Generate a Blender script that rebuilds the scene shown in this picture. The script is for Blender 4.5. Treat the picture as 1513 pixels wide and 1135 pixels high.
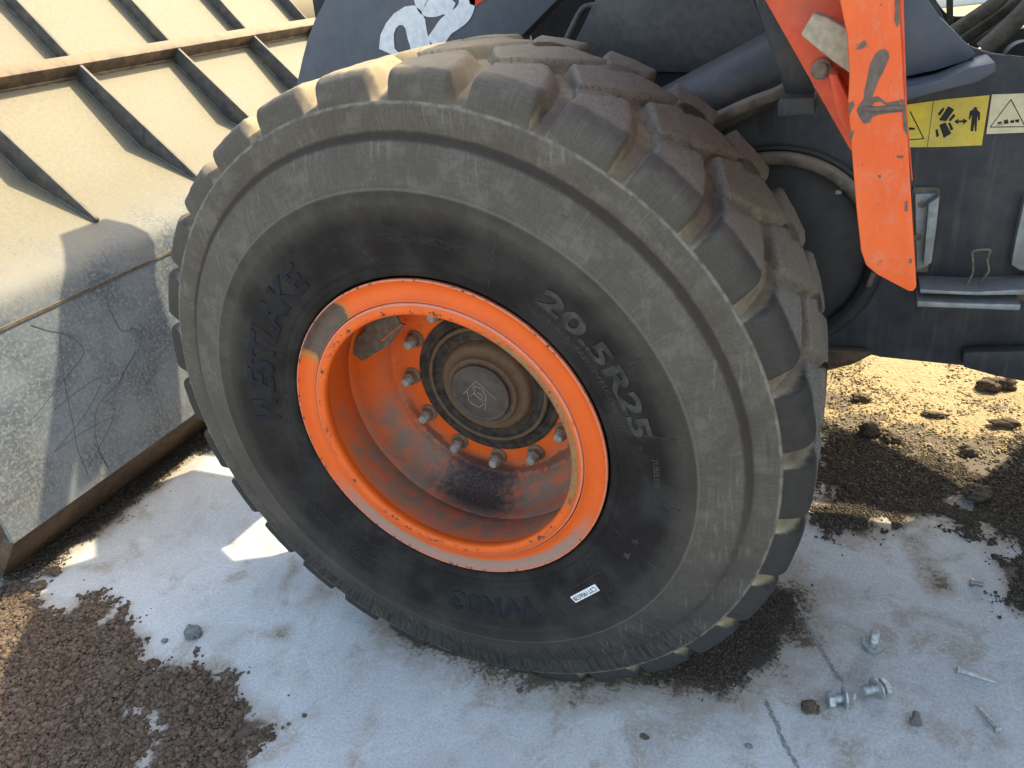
import bpy, bmesh, math, random
import numpy as np
from mathutils import Matrix, Vector, noise as mnoise

random.seed(7)
rng = np.random.default_rng(11)
for o in list(bpy.data.objects):
    bpy.data.objects.remove(o)
SC = bpy.context.scene
COL = SC.collection
PI = math.pi
WH = 0.70                      # height of the wheel axle above the ground (metres)

# ------------------------------------------------------------------ camera, sky, sun, exposure
cd = bpy.data.cameras.new('camera')
cam = bpy.data.objects.new('camera', cd)
COL.objects.link(cam)
R_ = [[0.913381, 0.384626, -0.133406], [0.078551, -0.488043, -0.869278], [-0.399455, 0.783503, -0.475982]]                     # rows: right, down, forward
m = Matrix.Identity(4)
for i in range(3):
    m[i][0] = R_[0][i]; m[i][1] = -R_[1][i]; m[i][2] = -R_[2][i]
m.translation = Vector((0.7516,-1.1027,1.5262))
cam.matrix_world = m
cd.sensor_width = 36; cd.lens = 25.5022
cd.clip_start = 0.02; cd.clip_end = 400
SC.camera = cam

SUN = Vector((0.365, 0.567, 0.739)).normalized()      # towards the sun
SUN_EL = math.asin(SUN.z); SUN_AZ = math.atan2(SUN.x, SUN.y)
w = bpy.data.worlds.new('World'); SC.world = w; w.use_nodes = True
wn = w.node_tree.nodes; bg = wn['Background']
sky = wn.new('ShaderNodeTexSky'); sky.sky_type = 'NISHITA'; sky.sun_disc = False
sky.sun_elevation = SUN_EL; sky.sun_rotation = SUN_AZ
sky.air_density = 1.6; sky.dust_density = 3.2; sky.ozone_density = 0.45
w.node_tree.links.new(sky.outputs[0], bg.inputs[0]); bg.inputs[1].default_value = 0.15
sl = bpy.data.lights.new('sun', 'SUN'); sl.energy = 3.2; sl.angle = math.radians(0.5); sl.color = (1.0, 0.89, 0.62)
so = bpy.data.objects.new('sun', sl); COL.objects.link(so)
so.rotation_euler = SUN.to_track_quat('Z', 'Y').to_euler(); so.location = (4, 6, 9)
SC.view_settings.view_transform = 'Standard'; SC.view_settings.look = 'None'
SC.view_settings.exposure = 1.84; SC.view_settings.gamma = 1
SC.view_settings.use_curve_mapping = False

# ------------------------------------------------------------------ node helpers
class NT:
    def __init__(s, name):
        s.m = bpy.data.materials.new(name); s.m.use_nodes = True
        s.t = s.m.node_tree; s.n = s.t.nodes; s.b = s.n['Principled BSDF']
    def link(s, a, b): s.t.links.new(a, b)
    def set(s, sock, v):
        if isinstance(v, bpy.types.NodeSocket): s.link(v, sock)
        elif isinstance(v, (tuple, list)) and sock.type == 'RGBA' and len(v) == 3: sock.default_value = (*v, 1)
        else: sock.default_value = v
    def math(s, op, a, b=0.0, clamp=False):
        n = s.n.new('ShaderNodeMath'); n.operation = op; n.use_clamp = clamp
        s.set(n.inputs[0], a); s.set(n.inputs[1], b); return n.outputs[0]
    def mix(s, f, a, b, mode='MIX'):
        n = s.n.new('ShaderNodeMix'); n.data_type = 'RGBA'; n.blend_type = mode
        s.set(n.inputs[0], f); s.set(n.inputs[6], a); s.set(n.inputs[7], b); return n.outputs[2]
    def step(s, v, a, b, lo=0.0, hi=1.0):
        n = s.n.new('ShaderNodeMapRange'); n.interpolation_type = 'SMOOTHSTEP'
        s.set(n.inputs[0], v); n.inputs[1].default_value = a; n.inputs[2].default_value = b
        n.inputs[3].default_value = lo; n.inputs[4].default_value = hi; return n.outputs[0]
    def noise(s, vec, scale, detail=4, rough=0.55, dist=0.0):
        n = s.n.new('ShaderNodeTexNoise'); s.set(n.inputs['Vector'], vec)
        n.inputs['Scale'].default_value = scale; n.inputs['Detail'].default_value = detail
        n.inputs['Roughness'].default_value = rough; n.inputs['Distortion'].default_value = dist
        return n.outputs[0]
    def pos(s):
        return s.n.new('ShaderNodeNewGeometry').outputs['Position']
    def xyz(s, v):
        n = s.n.new('ShaderNodeSeparateXYZ'); s.link(v, n.inputs[0]); return n.outputs
    def comb(s, x, y, z):
        n = s.n.new('ShaderNodeCombineXYZ')
        s.set(n.inputs[0], x); s.set(n.inputs[1], y); s.set(n.inputs[2], z); return n.outputs[0]
    def vmul(s, v, sc):
        n = s.n.new('ShaderNodeVectorMath'); n.operation = 'MULTIPLY'; s.link(v, n.inputs[0]); n.inputs[1].default_value = sc
        return n.outputs[0]
    def attr(s, name):
        n = s.n.new('ShaderNodeAttribute'); n.attribute_name = name; return n.outputs
    def bump(s, h, strength=0.3, dist=0.002, prev=None):
        n = s.n.new('ShaderNodeBump'); n.inputs['Strength'].default_value = strength
        n.inputs['Distance'].default_value = dist; s.set(n.inputs['Height'], h)
        if prev is not None: s.link(prev, n.inputs['Normal'])
        return n.outputs[0]
    def out(s, col, rough=0.8, normal=None, metal=0.0, spec=0.3):
        s.set(s.b.inputs['Base Color'], col); s.set(s.b.inputs['Roughness'], rough)
        s.set(s.b.inputs['Metallic'], metal); s.set(s.b.inputs['Specular IOR Level'], spec)
        if normal is not None: s.link(normal, s.b.inputs['Normal'])
        return s.m

def polar_nodes(t):
    p = t.pos(); x, y, z = t.xyz(p)
    zz = t.math('SUBTRACT', z, WH)
    r = t.math('SQRT', t.math('ADD', t.math('MULTIPLY', x, x), t.math('MULTIPLY', zz, zz)))
    a = t.math('ARCTAN2', zz, x)
    return p, x, y, zz, r, a

# ------------------------------------------------------------------ materials
def mat_rubber(tread=False):
    t = NT('tyre_tread_rubber' if tread else 'tyre_rubber')
    p, x, y, z, r, a = polar_nodes(t)
    nb = t.noise(p, 9, 4); nm = t.noise(p, 45, 5, .6); nf = t.noise(p, 260, 3, .6); ns = t.noise(p, 620, 2, .7)
    dark = t.mix(nm, (.0070, .0055, .0052), (.0190, .0152, .0140))
    outer = t.mix(nb, (.056, .046, .036), (.112, .094, .074))
    outer = t.mix(t.step(nf, .35, .75), outer, (.066, .058, .049))
    blot = t.step(t.noise(p, 17, 6, .7), .48, .66)
    outer = t.mix(t.math('MULTIPLY', blot, .35), outer, (.155, .138, .114))
    scf = t.noise(t.comb(t.math('MULTIPLY', a, 4), t.math('MULTIPLY', r, 130), 0), 1.5, 5, .7)
    outer = t.mix(t.math('MULTIPLY', t.step(scf, .54, .68), .38), outer, (.042, .038, .035))
    fine = t.noise(t.comb(t.math('MULTIPLY', a, 150), t.math('MULTIPLY', r, 10), 0), 1, 4, .7)
    outer = t.mix(t.math('MULTIPLY', t.step(fine, .50, .70), .22), outer, (.165, .15, .128))
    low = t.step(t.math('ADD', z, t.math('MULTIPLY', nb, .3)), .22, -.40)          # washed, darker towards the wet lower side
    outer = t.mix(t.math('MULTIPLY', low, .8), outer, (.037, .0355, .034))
    edge = t.math('ADD', r, t.math('MULTIPLY', t.math('SUBTRACT', nm, .5), .006))
    m_out = t.math('ADD', t.math('MULTIPLY', t.step(edge, .545, .560), .55), t.math('MULTIPLY', t.step(edge, .485, .530), .45))
    inl = t.math('MULTIPLY', t.step(x, -.10, -.42), t.step(edge, .40, .50)); m_out = t.math('MAXIMUM', m_out, t.math('MULTIPLY', inl, .08))
    hz = t.math('MULTIPLY', t.step(nb, .40, .65), .35)
    dark = t.mix(hz, dark, (.05, .046, .042))
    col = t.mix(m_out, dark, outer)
    # radial scuff streaks
    sv = t.comb(t.math('MULTIPLY', a, 60), t.math('MULTIPLY', r, 9), 0)
    sn = t.noise(sv, 1.6, 5, .65)
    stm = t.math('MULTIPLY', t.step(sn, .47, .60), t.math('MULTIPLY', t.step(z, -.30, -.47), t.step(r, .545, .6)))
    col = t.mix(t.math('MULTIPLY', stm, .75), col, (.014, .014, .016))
    sv2 = t.comb(t.math('MULTIPLY', x, 150), 0, t.math('MULTIPLY', z, 14))
    dn = t.noise(sv2, 1.0, 4, .6)                                                # dried run marks, straight down
    runs = t.math('MULTIPLY', t.step(dn, .52, .70), t.math('MULTIPLY', t.math('MULTIPLY', t.step(nb, .44, .60), .26), t.step(r, .53, .58)))
    col = t.mix(runs, col, (.24, .22, .19))
    # dirt in the step ring
    g = t.math('SUBTRACT', 1, t.step(t.math('ABSOLUTE', t.math('SUBTRACT', edge, .6355)), .004, .011))
    g = t.math('MULTIPLY', g, t.step(z, -.35, .1))
    col = t.mix(t.math('MULTIPLY', g, .85), col, (.035, .026, .020))
    # dust on the shoulder ring
    g2 = t.math('SUBTRACT', 1, t.step(t.math('ABSOLUTE', t.math('SUBTRACT', edge, .6895)), .001, .0055))
    col = t.mix(t.math('MULTIPLY', g2, t.math('MULTIPLY', t.step(nm, .3, .6), .55)), col, (.24, .21, .165))
    g3 = t.math('SUBTRACT', 1, t.step(t.math('ABSOLUTE', t.math('SUBTRACT', r, .5515)), .001, .004))
    col = t.mix(t.math('MULTIPLY', g3, .30), col, (.17, .155, .13))
    rough = .72
    if tread:
        ac = t.attr('dust')[0]; sep = t.n.new('ShaderNodeSeparateColor'); t.link(ac, sep.inputs[0])
        gro, face, cen = sep.outputs[0], sep.outputs[1], sep.outputs[2]
        sidec = t.mix(t.step(z, .68, .15), outer, t.mix(nm, (.020, .0182, .0165), (.050, .044, .037)))
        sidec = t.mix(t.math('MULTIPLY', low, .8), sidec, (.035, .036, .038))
        stt = t.math('MULTIPLY', t.step(sn, .5, .7), t.step(z, -.1, -.4))
        sidec = t.mix(t.math('MULTIPLY', stt, .7), sidec, (.014, .014, .016))
        worn = t.mix(t.step(nf, .42, .6), (.085, .079, .069), (.185, .172, .148))
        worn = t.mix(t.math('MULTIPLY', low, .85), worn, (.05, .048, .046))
        brown = t.mix(nm, (.135, .110, .084), (.225, .188, .146)); brown = t.mix(t.step(nf, .50, .68), brown, (.085, .068, .053))
        tan = t.mix(nm, (.155, .118, .078), (.285, .225, .150))
        tan = t.mix(t.step(ns, .50, .72), tan, (.085, .062, .045)); tan = t.mix(t.step(nb, .40, .62), tan, t.mix(nf, (.075, .060, .046), (.14, .115, .088)))
        fj = t.math('ADD', face, t.math('MULTIPLY', t.math('SUBTRACT', nm, .5), .5))
        c = t.mix(t.step(fj, .3, .8), sidec, worn)
        c = t.mix(t.math('MULTIPLY', t.step(t.math('ADD', cen, t.math('MULTIPLY', t.math('SUBTRACT', nm, .5), .3)), .3, .7), .9), c, brown)
        gj = t.math('ADD', gro, t.math('MULTIPLY', t.math('SUBTRACT', nm, .5), .7))
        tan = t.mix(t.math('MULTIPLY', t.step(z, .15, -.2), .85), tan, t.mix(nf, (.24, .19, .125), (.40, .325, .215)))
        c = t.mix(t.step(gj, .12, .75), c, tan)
        up = t.math('MULTIPLY', t.step(z, .3, .75), t.math('MULTIPLY', t.step(nb, .35, .65), .55))
        c = t.mix(t.math('MULTIPLY', t.step(z, .18, .52), t.step(fj, .25, .75)), c, brown)
        c = t.mix(t.math('MULTIPLY', t.math('MULTIPLY', t.step(z, .52, .70), t.step(t.math('ADD', y, t.math('MULTIPLY', t.math('SUBTRACT', nm, .5), .02)), .014, .034)), t.step(x, .30, .05)), c, t.mix(nm, (.20, .155, .095), (.32, .255, .165)))  # sunlight on the upper-left tread tops, painted in as paler tan
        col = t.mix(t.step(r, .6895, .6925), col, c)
    sp = t.step(ns, .62, .74); col = t.mix(t.math('MULTIPLY', sp, t.math('MULTIPLY', t.step(nb, .35, .65), .42)), col, (.24, .22, .19))
    b1 = t.bump(nf, .45 if tread else .2, .0012); b2 = t.bump(nm, .2, .002, b1)
    return t.out(col, .85, b2, spec=.18)

def mat_simple(name, c1, c2, rough=.7, scale=30, bump=.25, spec=.3, metal=0.0, dust=None, dust_amt=.4, dscale=7, speck=None, streak=0.0):
    t = NT(name); p = t.pos()
    n1 = t.noise(p, scale, 5, .6); n2 = t.noise(p, dscale, 4, .6); n3 = t.noise(p, 380, 3, .65)
    col = t.mix(t.step(n1, .3, .7), c1, c2)
    if streak:
        sx = t.vmul(p, (70, 70, 5)); sn = t.noise(sx, 1, 4, .6)
        col = t.mix(t.math('MULTIPLY', t.step(sn, .5, .72), streak), col, dust or c2)
    if dust is not None:
        nn = t.n.new('ShaderNodeNewGeometry').outputs['Normal']; nz = t.xyz(nn)[2]
        f = t.math('ADD', t.step(n2, .42, .72), t.math('MULTIPLY', t.step(nz, .15, .8), .9), True)
        f = t.math('MULTIPLY', f, t.math('ADD', .45, t.math('MULTIPLY', n3, .9)), True)
        col = t.mix(t.math('MULTIPLY', f, dust_amt), col, dust)
    if speck is not None:
        col = t.mix(t.step(t.noise(p, 520, 2, .6), .68, .76), col, speck)
    return t.out(col, rough, t.bump(n3, bump, .0012, t.bump(n1, bump * .6, .002)), metal, spec)

def mat_rim():
    t = NT('rim_orange_paint'); p, x, y, z, r, a = polar_nodes(t)
    nb = t.noise(p, 14, 4); nm = t.noise(p, 60, 5, .6); nf = t.noise(p, 300, 3, .65)
    col = t.mix(nb, (.56, .078, .003), (.72, .112, .006))
    # dull dust film in the well, strongest at the bottom of the barrel
    deep = t.step(y, .012, .05)
    bot = t.step(t.math('ADD', z, t.math('MULTIPLY', t.math('SUBTRACT', nb, .5), .34)), .10, -.20)
    left = t.step(x, .05, -.22)
    film = t.math('MULTIPLY', deep, t.math('MULTIPLY', bot, t.step(r, .205, .27)))
    film = t.math('MULTIPLY', film, t.math('ADD', .40, t.math('MULTIPLY', t.step(t.noise(p, 22, 5, .65), .30, .68), .75)), True)
    film = t.math('MAXIMUM', film, t.math('MULTIPLY', t.math('MULTIPLY', deep, t.step(nm, .54, .70)), .35))
    col = t.mix(film, col, t.mix(nf, (.13, .085, .055), (.27, .19, .135)))
    # dark grit lying where barrel meets disc at the bottom
    ad = t.math('ABSOLUTE', t.math('ADD', a, 1.75))
    gw = t.math('ADD', t.math('MULTIPLY', ad, 1.0), t.math('MULTIPLY', t.math('SUBTRACT', nm, .5), .55))
    grit = t.math('MULTIPLY', t.step(gw, .50, .12), t.math('MULTIPLY', t.step(y, .10, .18), t.step(r, .215, .25)))
    grit = t.math('MULTIPLY', grit, t.step(nf, .30, .46))
    col = t.mix(grit, col, (.022, .018, .015))
    spl = t.math('MULTIPLY', t.step(t.noise(p, 420, 2, .6), .60, .70), t.math('MULTIPLY', t.step(y, .03, .09), t.step(z, -.08, -.20)))
    col = t.mix(t.math('MULTIPLY', spl, .6), col, (.05, .032, .022))
    rustr = t.math('MULTIPLY', t.step(t.math('ABSOLUTE', t.math('SUBTRACT', y, .1385)), .0045, .0015), t.step(nm, .3, .6))
    col = t.mix(t.math('MULTIPLY', rustr, .55), col, (.42, .20, .11))
    rj = t.math('ADD', r, t.math('MULTIPLY', t.math('SUBTRACT', nm, .5), .035))
    rd = t.math('MULTIPLY', t.math('MULTIPLY', t.step(rj, .238, .246), t.step(rj, .268, .256)), t.math('MULTIPLY', t.step(z, -.04, -.12), t.step(y, .2, .235)))
    col = t.mix(t.math('MULTIPLY', rd, .7), col, (.09, .016, .008))
    # soot on the disc between nuts
    ds = t.math('MULTIPLY', t.step(y, .22, .245), t.step(t.noise(p, 90, 5, .7), .56, .72))
    col = t.mix(t.math('MULTIPLY', ds, .65), col, (.06, .028, .015))
    # grey dust shelf inside the lower flange
    fl = t.math('MULTIPLY', t.math('MULTIPLY', t.step(t.math('ADD', r, t.math('MULTIPLY', t.math('SUBTRACT', nm, .5), .012)), .338, .347), t.step(r, .3655, .3635)), t.math('MULTIPLY', t.step(z, -.12, -.25), t.step(y, .03, .02)))
    col = t.mix(t.math('MULTIPLY', fl, .85), col, t.mix(nf, (.15, .115, .09), (.29, .23, .185)))
    # bare, sooty patch at upper left of the flange
    aj = t.math('ADD', a, t.math('MULTIPLY', t.math('SUBTRACT', nm, .5), .08))
    sm = t.math('MULTIPLY', t.math('MULTIPLY', t.step(aj, 2.09, 2.12), t.step(aj, 2.60, 2.55)), t.math('MULTIPLY', t.step(r, .3205, .3215), t.step(y, .03, .02)))
    rim1 = t.math('MULTIPLY', t.math('MULTIPLY', t.step(aj, 2.065, 2.09), t.step(aj, 2.64, 2.61)), t.step(r, .3205, .3215))
    col = t.mix(t.math('MULTIPLY', rim1, .8), col, (.34, .16, .035))
    col = t.mix(sm, col, t.mix(nm, (.028, .018, .014), (.13, .085, .06)))
    # faded outer lip and gutter
    lip = t.math('ADD', t.step(t.math('ABSOLUTE', t.math('SUBTRACT', r, .3675)), .0028, .0012), t.step(t.math('ABSOLUTE', t.math('SUBTRACT', r, .3175)), .005, .002), True)
    lip = t.math('MULTIPLY', lip, t.math('MULTIPLY', t.step(y, .02, .012), t.step(nm, .25, .5)))
    col = t.mix(t.math('MULTIPLY', lip, .7), col, (.58, .24, .16))
    chips = t.math('MULTIPLY', t.math('MULTIPLY', t.step(t.noise(p, 75, 5, .7), .55, .58), t.step(t.noise(p, 11, 3, .6), .42, .52)), t.math('MULTIPLY', t.step(y, .02, .012), t.math('ADD', t.step(t.math('ABSOLUTE', t.math('SUBTRACT', r, .303)), .008, .003), t.step(t.math('ABSOLUTE', t.math('SUBTRACT', r, .366)), .004, .002), True)))
    col = t.mix(chips, col, (.05, .032, .022))
    # rusted inner lip on the right
    rs = t.math('MULTIPLY', t.math('MULTIPLY', t.step(a, -.50, -.32), t.step(a, 1.15, .85)), t.math('MULTIPLY', t.step(r, .3115, .308), t.step(y, .045, .03)))
    rs = t.math('MULTIPLY', rs, t.step(t.noise(p, 80, 4, .6), .36, .46))
    col = t.mix(rs, col, t.mix(t.noise(p, 170, 3, .7), (.07, .034, .014), (.40, .21, .075)))
    rough = t.math('ADD', .42, t.math('MULTIPLY', nm, .3))
    return t.out(col, rough, t.bump(nf, .25, .0009, t.bump(t.math('MULTIPLY', rs, nm), .6, .004)), spec=.4)

def mat_hub():
    t = NT('hub_dirty_steel'); p, x, y, z, r, a = polar_nodes(t)
    nm = t.noise(p, 55, 5, .65); nf = t.noise(p, 300, 3, .7)
    col = t.mix(t.step(nm, .35, .65), (.016, .013, .012), (.055, .042, .032))
    bands = t.math('ADD', t.step(t.math('ABSOLUTE', t.math('SUBTRACT', r, .151)), .006, .002), t.step(t.math('ABSOLUTE', t.math('SUBTRACT', r, .10)), .028, .012), True)
    col = t.mix(t.math('MULTIPLY', bands, t.math('ADD', .4, nm)), col, t.mix(nf, (.085, .05, .026), (.185, .125, .078)))
    col = t.mix(t.math('MULTIPLY', t.step(nf, .58, .72), .8), col, (.018, .014, .012))
    return t.out(col, .75, t.bump(nf, .5, .002, t.bump(nm, .3, .003)), spec=.3)

def mat_fender():
    t = NT('fender_orange_paint'); p = t.pos(); x, y, z = t.xyz(p)
    nb = t.noise(p, 9, 4); nm = t.noise(p, 70, 4, .6); nf = t.noise(p, 330, 2, .6)
    col = t.mix(t.step(nb, .3, .7), (.58, .076, .010), (.65, .104, .018))
    col = t.mix(t.math('MULTIPLY', t.step(nm, .5, .75), .5), col, (.60, .085, .005))
    col = t.mix(t.step(t.noise(p, 130, 3, .6), .70, .73), col, (.16, .06, .03)); col = t.mix(t.math('MULTIPLY', t.step(t.noise(p, 26, 5, .65), .54, .68), .30), col, (.42, .20, .13))
    sc = t.noise(t.vmul(p, (200, 40, 45)), 1, 4, .65)
    col = t.mix(t.math('MULTIPLY', t.step(sc, .54, .66), .38), col, (.50, .15, .085))
    return t.out(col, .5, t.bump(nf, .15, .0008, t.bump(nb, .2, .004)), spec=.4)

def mat_bucket():
    t = NT('bucket_worn_steel'); p = t.pos(); x, y, z = t.xyz(p)
    nb = t.noise(p, 5, 5, .6); nm = t.noise(p, 40, 5, .65); nf = t.noise(p, 95, 4, .75)
    steel = t.mix(t.step(nb, .3, .7), (.070, .082, .098), (.155, .172, .19))
    steel = t.mix(t.step(nf, .45, .7), steel, (.21, .222, .228))
    sx = t.noise(t.vmul(p, (14, 90, 6)), 1, 4, .6)
    steel = t.mix(t.math('MULTIPLY', t.step(sx, .55, .75), .35), steel, (.055, .064, .080))
    dust = t.mix(nf, (.085, .073, .047), (.195, .165, .105))
    dust = t.mix(t.math('MULTIPLY', t.step(nb, .56, .72), .5), dust, (.135, .125, .095))
    zz = t.math('ADD', z, t.math('MULTIPLY', t.math('SUBTRACT', nf, .5), .55))
    zz = t.math('ADD', zz, t.math('MULTIPLY', t.math('SUBTRACT', nb, .5), .2))
    f = t.step(zz, .80, 1.06)
    col = t.mix(f, steel, dust)
    lo = t.math('MULTIPLY', t.step(zz, .62, .30), t.step(nf, .4, .6))
    col = t.mix(t.math('MULTIPLY', lo, .35), col, (.22, .18, .12))
    col = t.mix(t.step(t.noise(p, 150, 1, .4), .76, .78), col, (.03, .025, .02))
    return t.out(col, .68, t.bump(nf, .18, .0012, t.bump(nm, .25, .004)), spec=.35)

def mat_concrete():
    t = NT('weathered_concrete'); p = t.pos(); x, y, z = t.xyz(p)
    nb = t.noise(p, 2.2, 5, .6); nm = t.noise(p, 11, 5, .65); nf = t.noise(p, 90, 4, .7); nff = t.noise(p, 420, 2, .6)
    col = t.mix(t.step(nb, .32, .68), (.355, .353, .341), (.405, .402, .388))
    col = t.mix(t.math('MULTIPLY', t.step(nf, .45, .66), .35), col, (.55, .548, .53))
    col = t.mix(t.math('MULTIPLY', t.step(nm, .46, .68), .35), col, (.36, .36, .35))
    st = t.step(t.noise(p, 6.5, 6, .66, .4), .545, .68)                                  # brown stains
    st = t.math('MULTIPLY', st, t.step(nf, .30, .58))
    col = t.mix(t.math('MULTIPLY', st, .75), col, (.25, .20, .14))
    film = t.math('MULTIPLY', t.step(t.noise(p, 6.5, 7, .74, .3), .47, .62), t.step(nf, .30, .60))
    film = t.math('MULTIPLY', film, t.math('ADD', .42, t.math('MULTIPLY', t.step(x, -.2, 1.0), .28)))
    col = t.mix(film, col, (.245, .205, .15))
    gr = t.noise(p, 160, 4, .8)
    col = t.mix(t.math('MULTIPLY', t.step(gr, .50, .64), .55), col, (.235, .23, .22))
    col = t.mix(t.math('MULTIPLY', t.step(gr, .47, .34), .45), col, (.56, .56, .545))
    dk = t.step(t.noise(p, 3.1, 4, .6, .8), .52, .66)
    col = t.mix(t.math('MULTIPLY', dk, t.math('ADD', .08, t.math('MULTIPLY', nf, .28))), col, (.27, .265, .255))
    spk = t.step(t.noise(p, 300, 2, .6), .67, .73)
    col = t.mix(t.math('MULTIPLY', spk, .5), col, (.16, .14, .12))
    wv = t.noise(p, 3.3, 3, .5, 1.5)
    sc = t.step(t.math('ABSOLUTE', t.math('SUBTRACT', wv, .5)), .012, .003)
    col = t.mix(t.math('MULTIPLY', sc, .14), col, (.60, .61, .60))
    d = t.attr('dirt')[2]
    dj = t.math('ADD', d, t.math('MULTIPLY', t.math('SUBTRACT', nm, .5), .75))
    dj = t.math('ADD', dj, t.math('MULTIPLY', t.math('SUBTRACT', nf, .5), .55))
    soilc = t.mix(nf, (.055, .040, .028), (.125, .092, .062))
    halo = t.step(dj, .16, .50)
    col = t.mix(t.math('MULTIPLY', halo, .60), col, (.23, .18, .125))
    col = t.mix(t.step(dj, .46, .64), col, soilc)
    o = t.attr('oil')[2]
    oj = t.math('ADD', o, t.math('MULTIPLY', t.math('SUBTRACT', nf, .5), .8))
    oj = t.math('ADD', oj, t.math('MULTIPLY', t.math('SUBTRACT', nm, .5), .5))
    col = t.mix(t.step(oj, .34, .66), col, t.mix(nff, (.014, .012, .010), (.07, .055, .042)))
    c = t.attr('crack')[2]
    cj = t.math('ADD', c, t.math('MULTIPLY', t.math('SUBTRACT', nf, .5), .55))
    col = t.mix(t.math('MULTIPLY', t.step(cj, .30, .75), .6), col, (.17, .165, .155))
    b = t.bump(gr, .35, .0015, t.bump(nf, .25, .002, t.bump(nm, .2, .004)))
    b = t.bump(t.step(dj, .4, .8), .5, .006, b)
    b = t.bump(t.math('SUBTRACT', 1, t.step(cj, .4, .8)), .5, .003, b)
    return t.out(col, .78, b, spec=.3)

def mat_soil(name, a, b_, dark):
    t = NT(name); p = t.pos()
    nm = t.noise(p, 14, 5, .65); nf = t.noise(p, 75, 4, .7); nff = t.noise(p, 260, 3, .7)
    col = t.mix(nm, a, b_); col = t.mix(t.step(nf, .56, .68), col, dark)
    return t.out(col, .95, t.bump(nf, .8, .02, t.bump(nff, .5, .006)), spec=.1)

def mat_plain(name, c, rough=.6, spec=.3, metal=0.0):
    t = NT(name); p = t.pos(); n = t.noise(p, 160, 3, .6)
    c2 = tuple(v * .8 for v in c)
    return t.out(t.mix(n, c, c2), rough, t.bump(n, .1, .0005), metal, spec)

def mat_pebble(name, c1, c2, rough=.9):
    t = NT(name)
    inf = t.n.new('ShaderNodeNewGeometry').outputs['Random Per Island']
    p = t.pos(); n = t.noise(p, 200, 3, .6)
    col = t.mix(inf, c1, c2); col = t.mix(t.math('MULTIPLY', n, .4), col, tuple(v * .4 for v in c1))
    return t.out(col, rough, t.bump(n, .4, .001), spec=.15)

M = {}
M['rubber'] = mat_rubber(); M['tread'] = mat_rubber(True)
M['rim'] = mat_rim(); M['hub'] = mat_hub(); M['fender'] = mat_fender(); M['bucket'] = mat_bucket()
M['concrete'] = mat_concrete()
M['soil'] = mat_soil('dry_dusty_soil', (.32, .245, .135), (.42, .33, .19), (.20, .145, .085))
M['letter'] = mat_simple('moulded_letter_rubber', (.008, .0092, .0125), (.013, .0150, .0195), .7, 60, .2, spec=.2)
M['letter_dusty'] = mat_simple('dusty_letter_rubber', (.024, .0225, .021), (.062, .058, .052), .8, 40, .3, spec=.15)
M['ridge'] = mat_simple('moulded_ridge_rubber', (.022, .0205, .019), (.060, .055, .049), .8, 80, .2, spec=.15)
M['cap'] = mat_simple('hub_cap_grey', (.034, .030, .029), (.060, .053, .050), .6, 50, .3, dust=(.16, .12, .085), dust_amt=.35, speck=(.15, .14, .13))
M['engrave'] = mat_simple('worn_emblem_line', (.20, .18, .16), (.34, .31, .28), .6, 90, .1)
M['nut'] = mat_simple('rusty_nut_steel', (.10, .072, .052), (.20, .155, .12), .6, 90, .4, dust=(.26, .175, .105), dust_amt=.6)
M['stud'] = mat_simple('stud_steel', (.22, .20, .185), (.34, .315, .29), .5, 90, .2, metal=.15)
M['zinc'] = mat_simple('zinc_plated_steel', (.26, .27, .27), (.45, .46, .46), .4, 120, .2, metal=.35, speck=(.16, .13, .10))
M['darkzinc'] = mat_simple('dull_steel', (.14, .14, .14), (.24, .23, .22), .5, 120, .3, metal=.6)
M['panel'] = mat_simple('charcoal_frame_paint', (.021, .022, .026), (.034, .035, .040), .55, 22, .2, dust=(.10, .09, .078), dust_amt=.38, dscale=9, speck=(.14, .135, .13), streak=.30)
M['arm'] = mat_simple('blue_grey_arm_paint', (.062, .070, .088), (.078, .087, .106), .5, 18, .15, dust=(.12, .115, .11), dust_amt=.32, dscale=8, speck=(.20, .20, .20), streak=.15)
M['dark'] = mat_simple('dark_machine_paint', (.011, .011, .012), (.020, .019, .019), .6, 25, .2, dust=(.07, .06, .05), dust_amt=.25)
M['cyl'] = mat_simple('cylinder_grey_paint', (.020, .0205, .022), (.032, .0325, .034), .42, 40, .15, dust=(.20, .18, .16), dust_amt=.35)
M['hose'] = mat_simple('dusty_black_hose', (.05, .042, .034), (.11, .09, .07), .8, 50, .4, dust=(.26, .2, .14), dust_amt=.5)
M['tower'] = mat_simple('dusty_tower_paint', (.038, .036, .035), (.055, .051, .048), .6, 60, .25, dust=(.16, .14, .12), dust_amt=.4, speck=(.15, .14, .13))
M['bracket'] = mat_simple('galvanised_bracket', (.20, .205, .205), (.30, .305, .30), .5, 40, .15, metal=.2, dust=(.13, .11, .08), dust_amt=.6)
M['dustgrey'] = mat_simple('dusty_beige_block', (.30, .25, .18), (.42, .36, .27), .9, 70, .4, speck=(.08, .06, .05))
M['bracketred'] = mat_simple('fender_bracket_red', (.50, .055, .022), (.62, .085, .03), .55, 30, .2, dust=(.30, .19, .14), dust_amt=.3, speck=(.08, .03, .02))
M['bare'] = mat_simple('bare_primer', (.085, .062, .050), (.125, .095, .08), .7, 90, .3)
M['white'] = mat_simple('white_lettering', (.55, .55, .58), (.68, .68, .70), .5, 60, .1)
M['redmark'] = mat_plain('red_marking', (.70, .05, .03))
M['label'] = mat_plain('white_label_paper', (.80, .80, .80))
M['ink'] = mat_plain('black_ink', (.012, .012, .013))
M['yellow'] = mat_simple('yellow_decal', (.60, .42, .025), (.68, .49, .05), .5, 60, .1, dust=(.35, .28, .12), dust_amt=.5, speck=(.16, .12, .03))
M['cream'] = mat_simple('faded_cream_decal', (.56, .47, .28), (.64, .55, .36), .5, 60, .1, speck=(.25, .2, .1))
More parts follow.
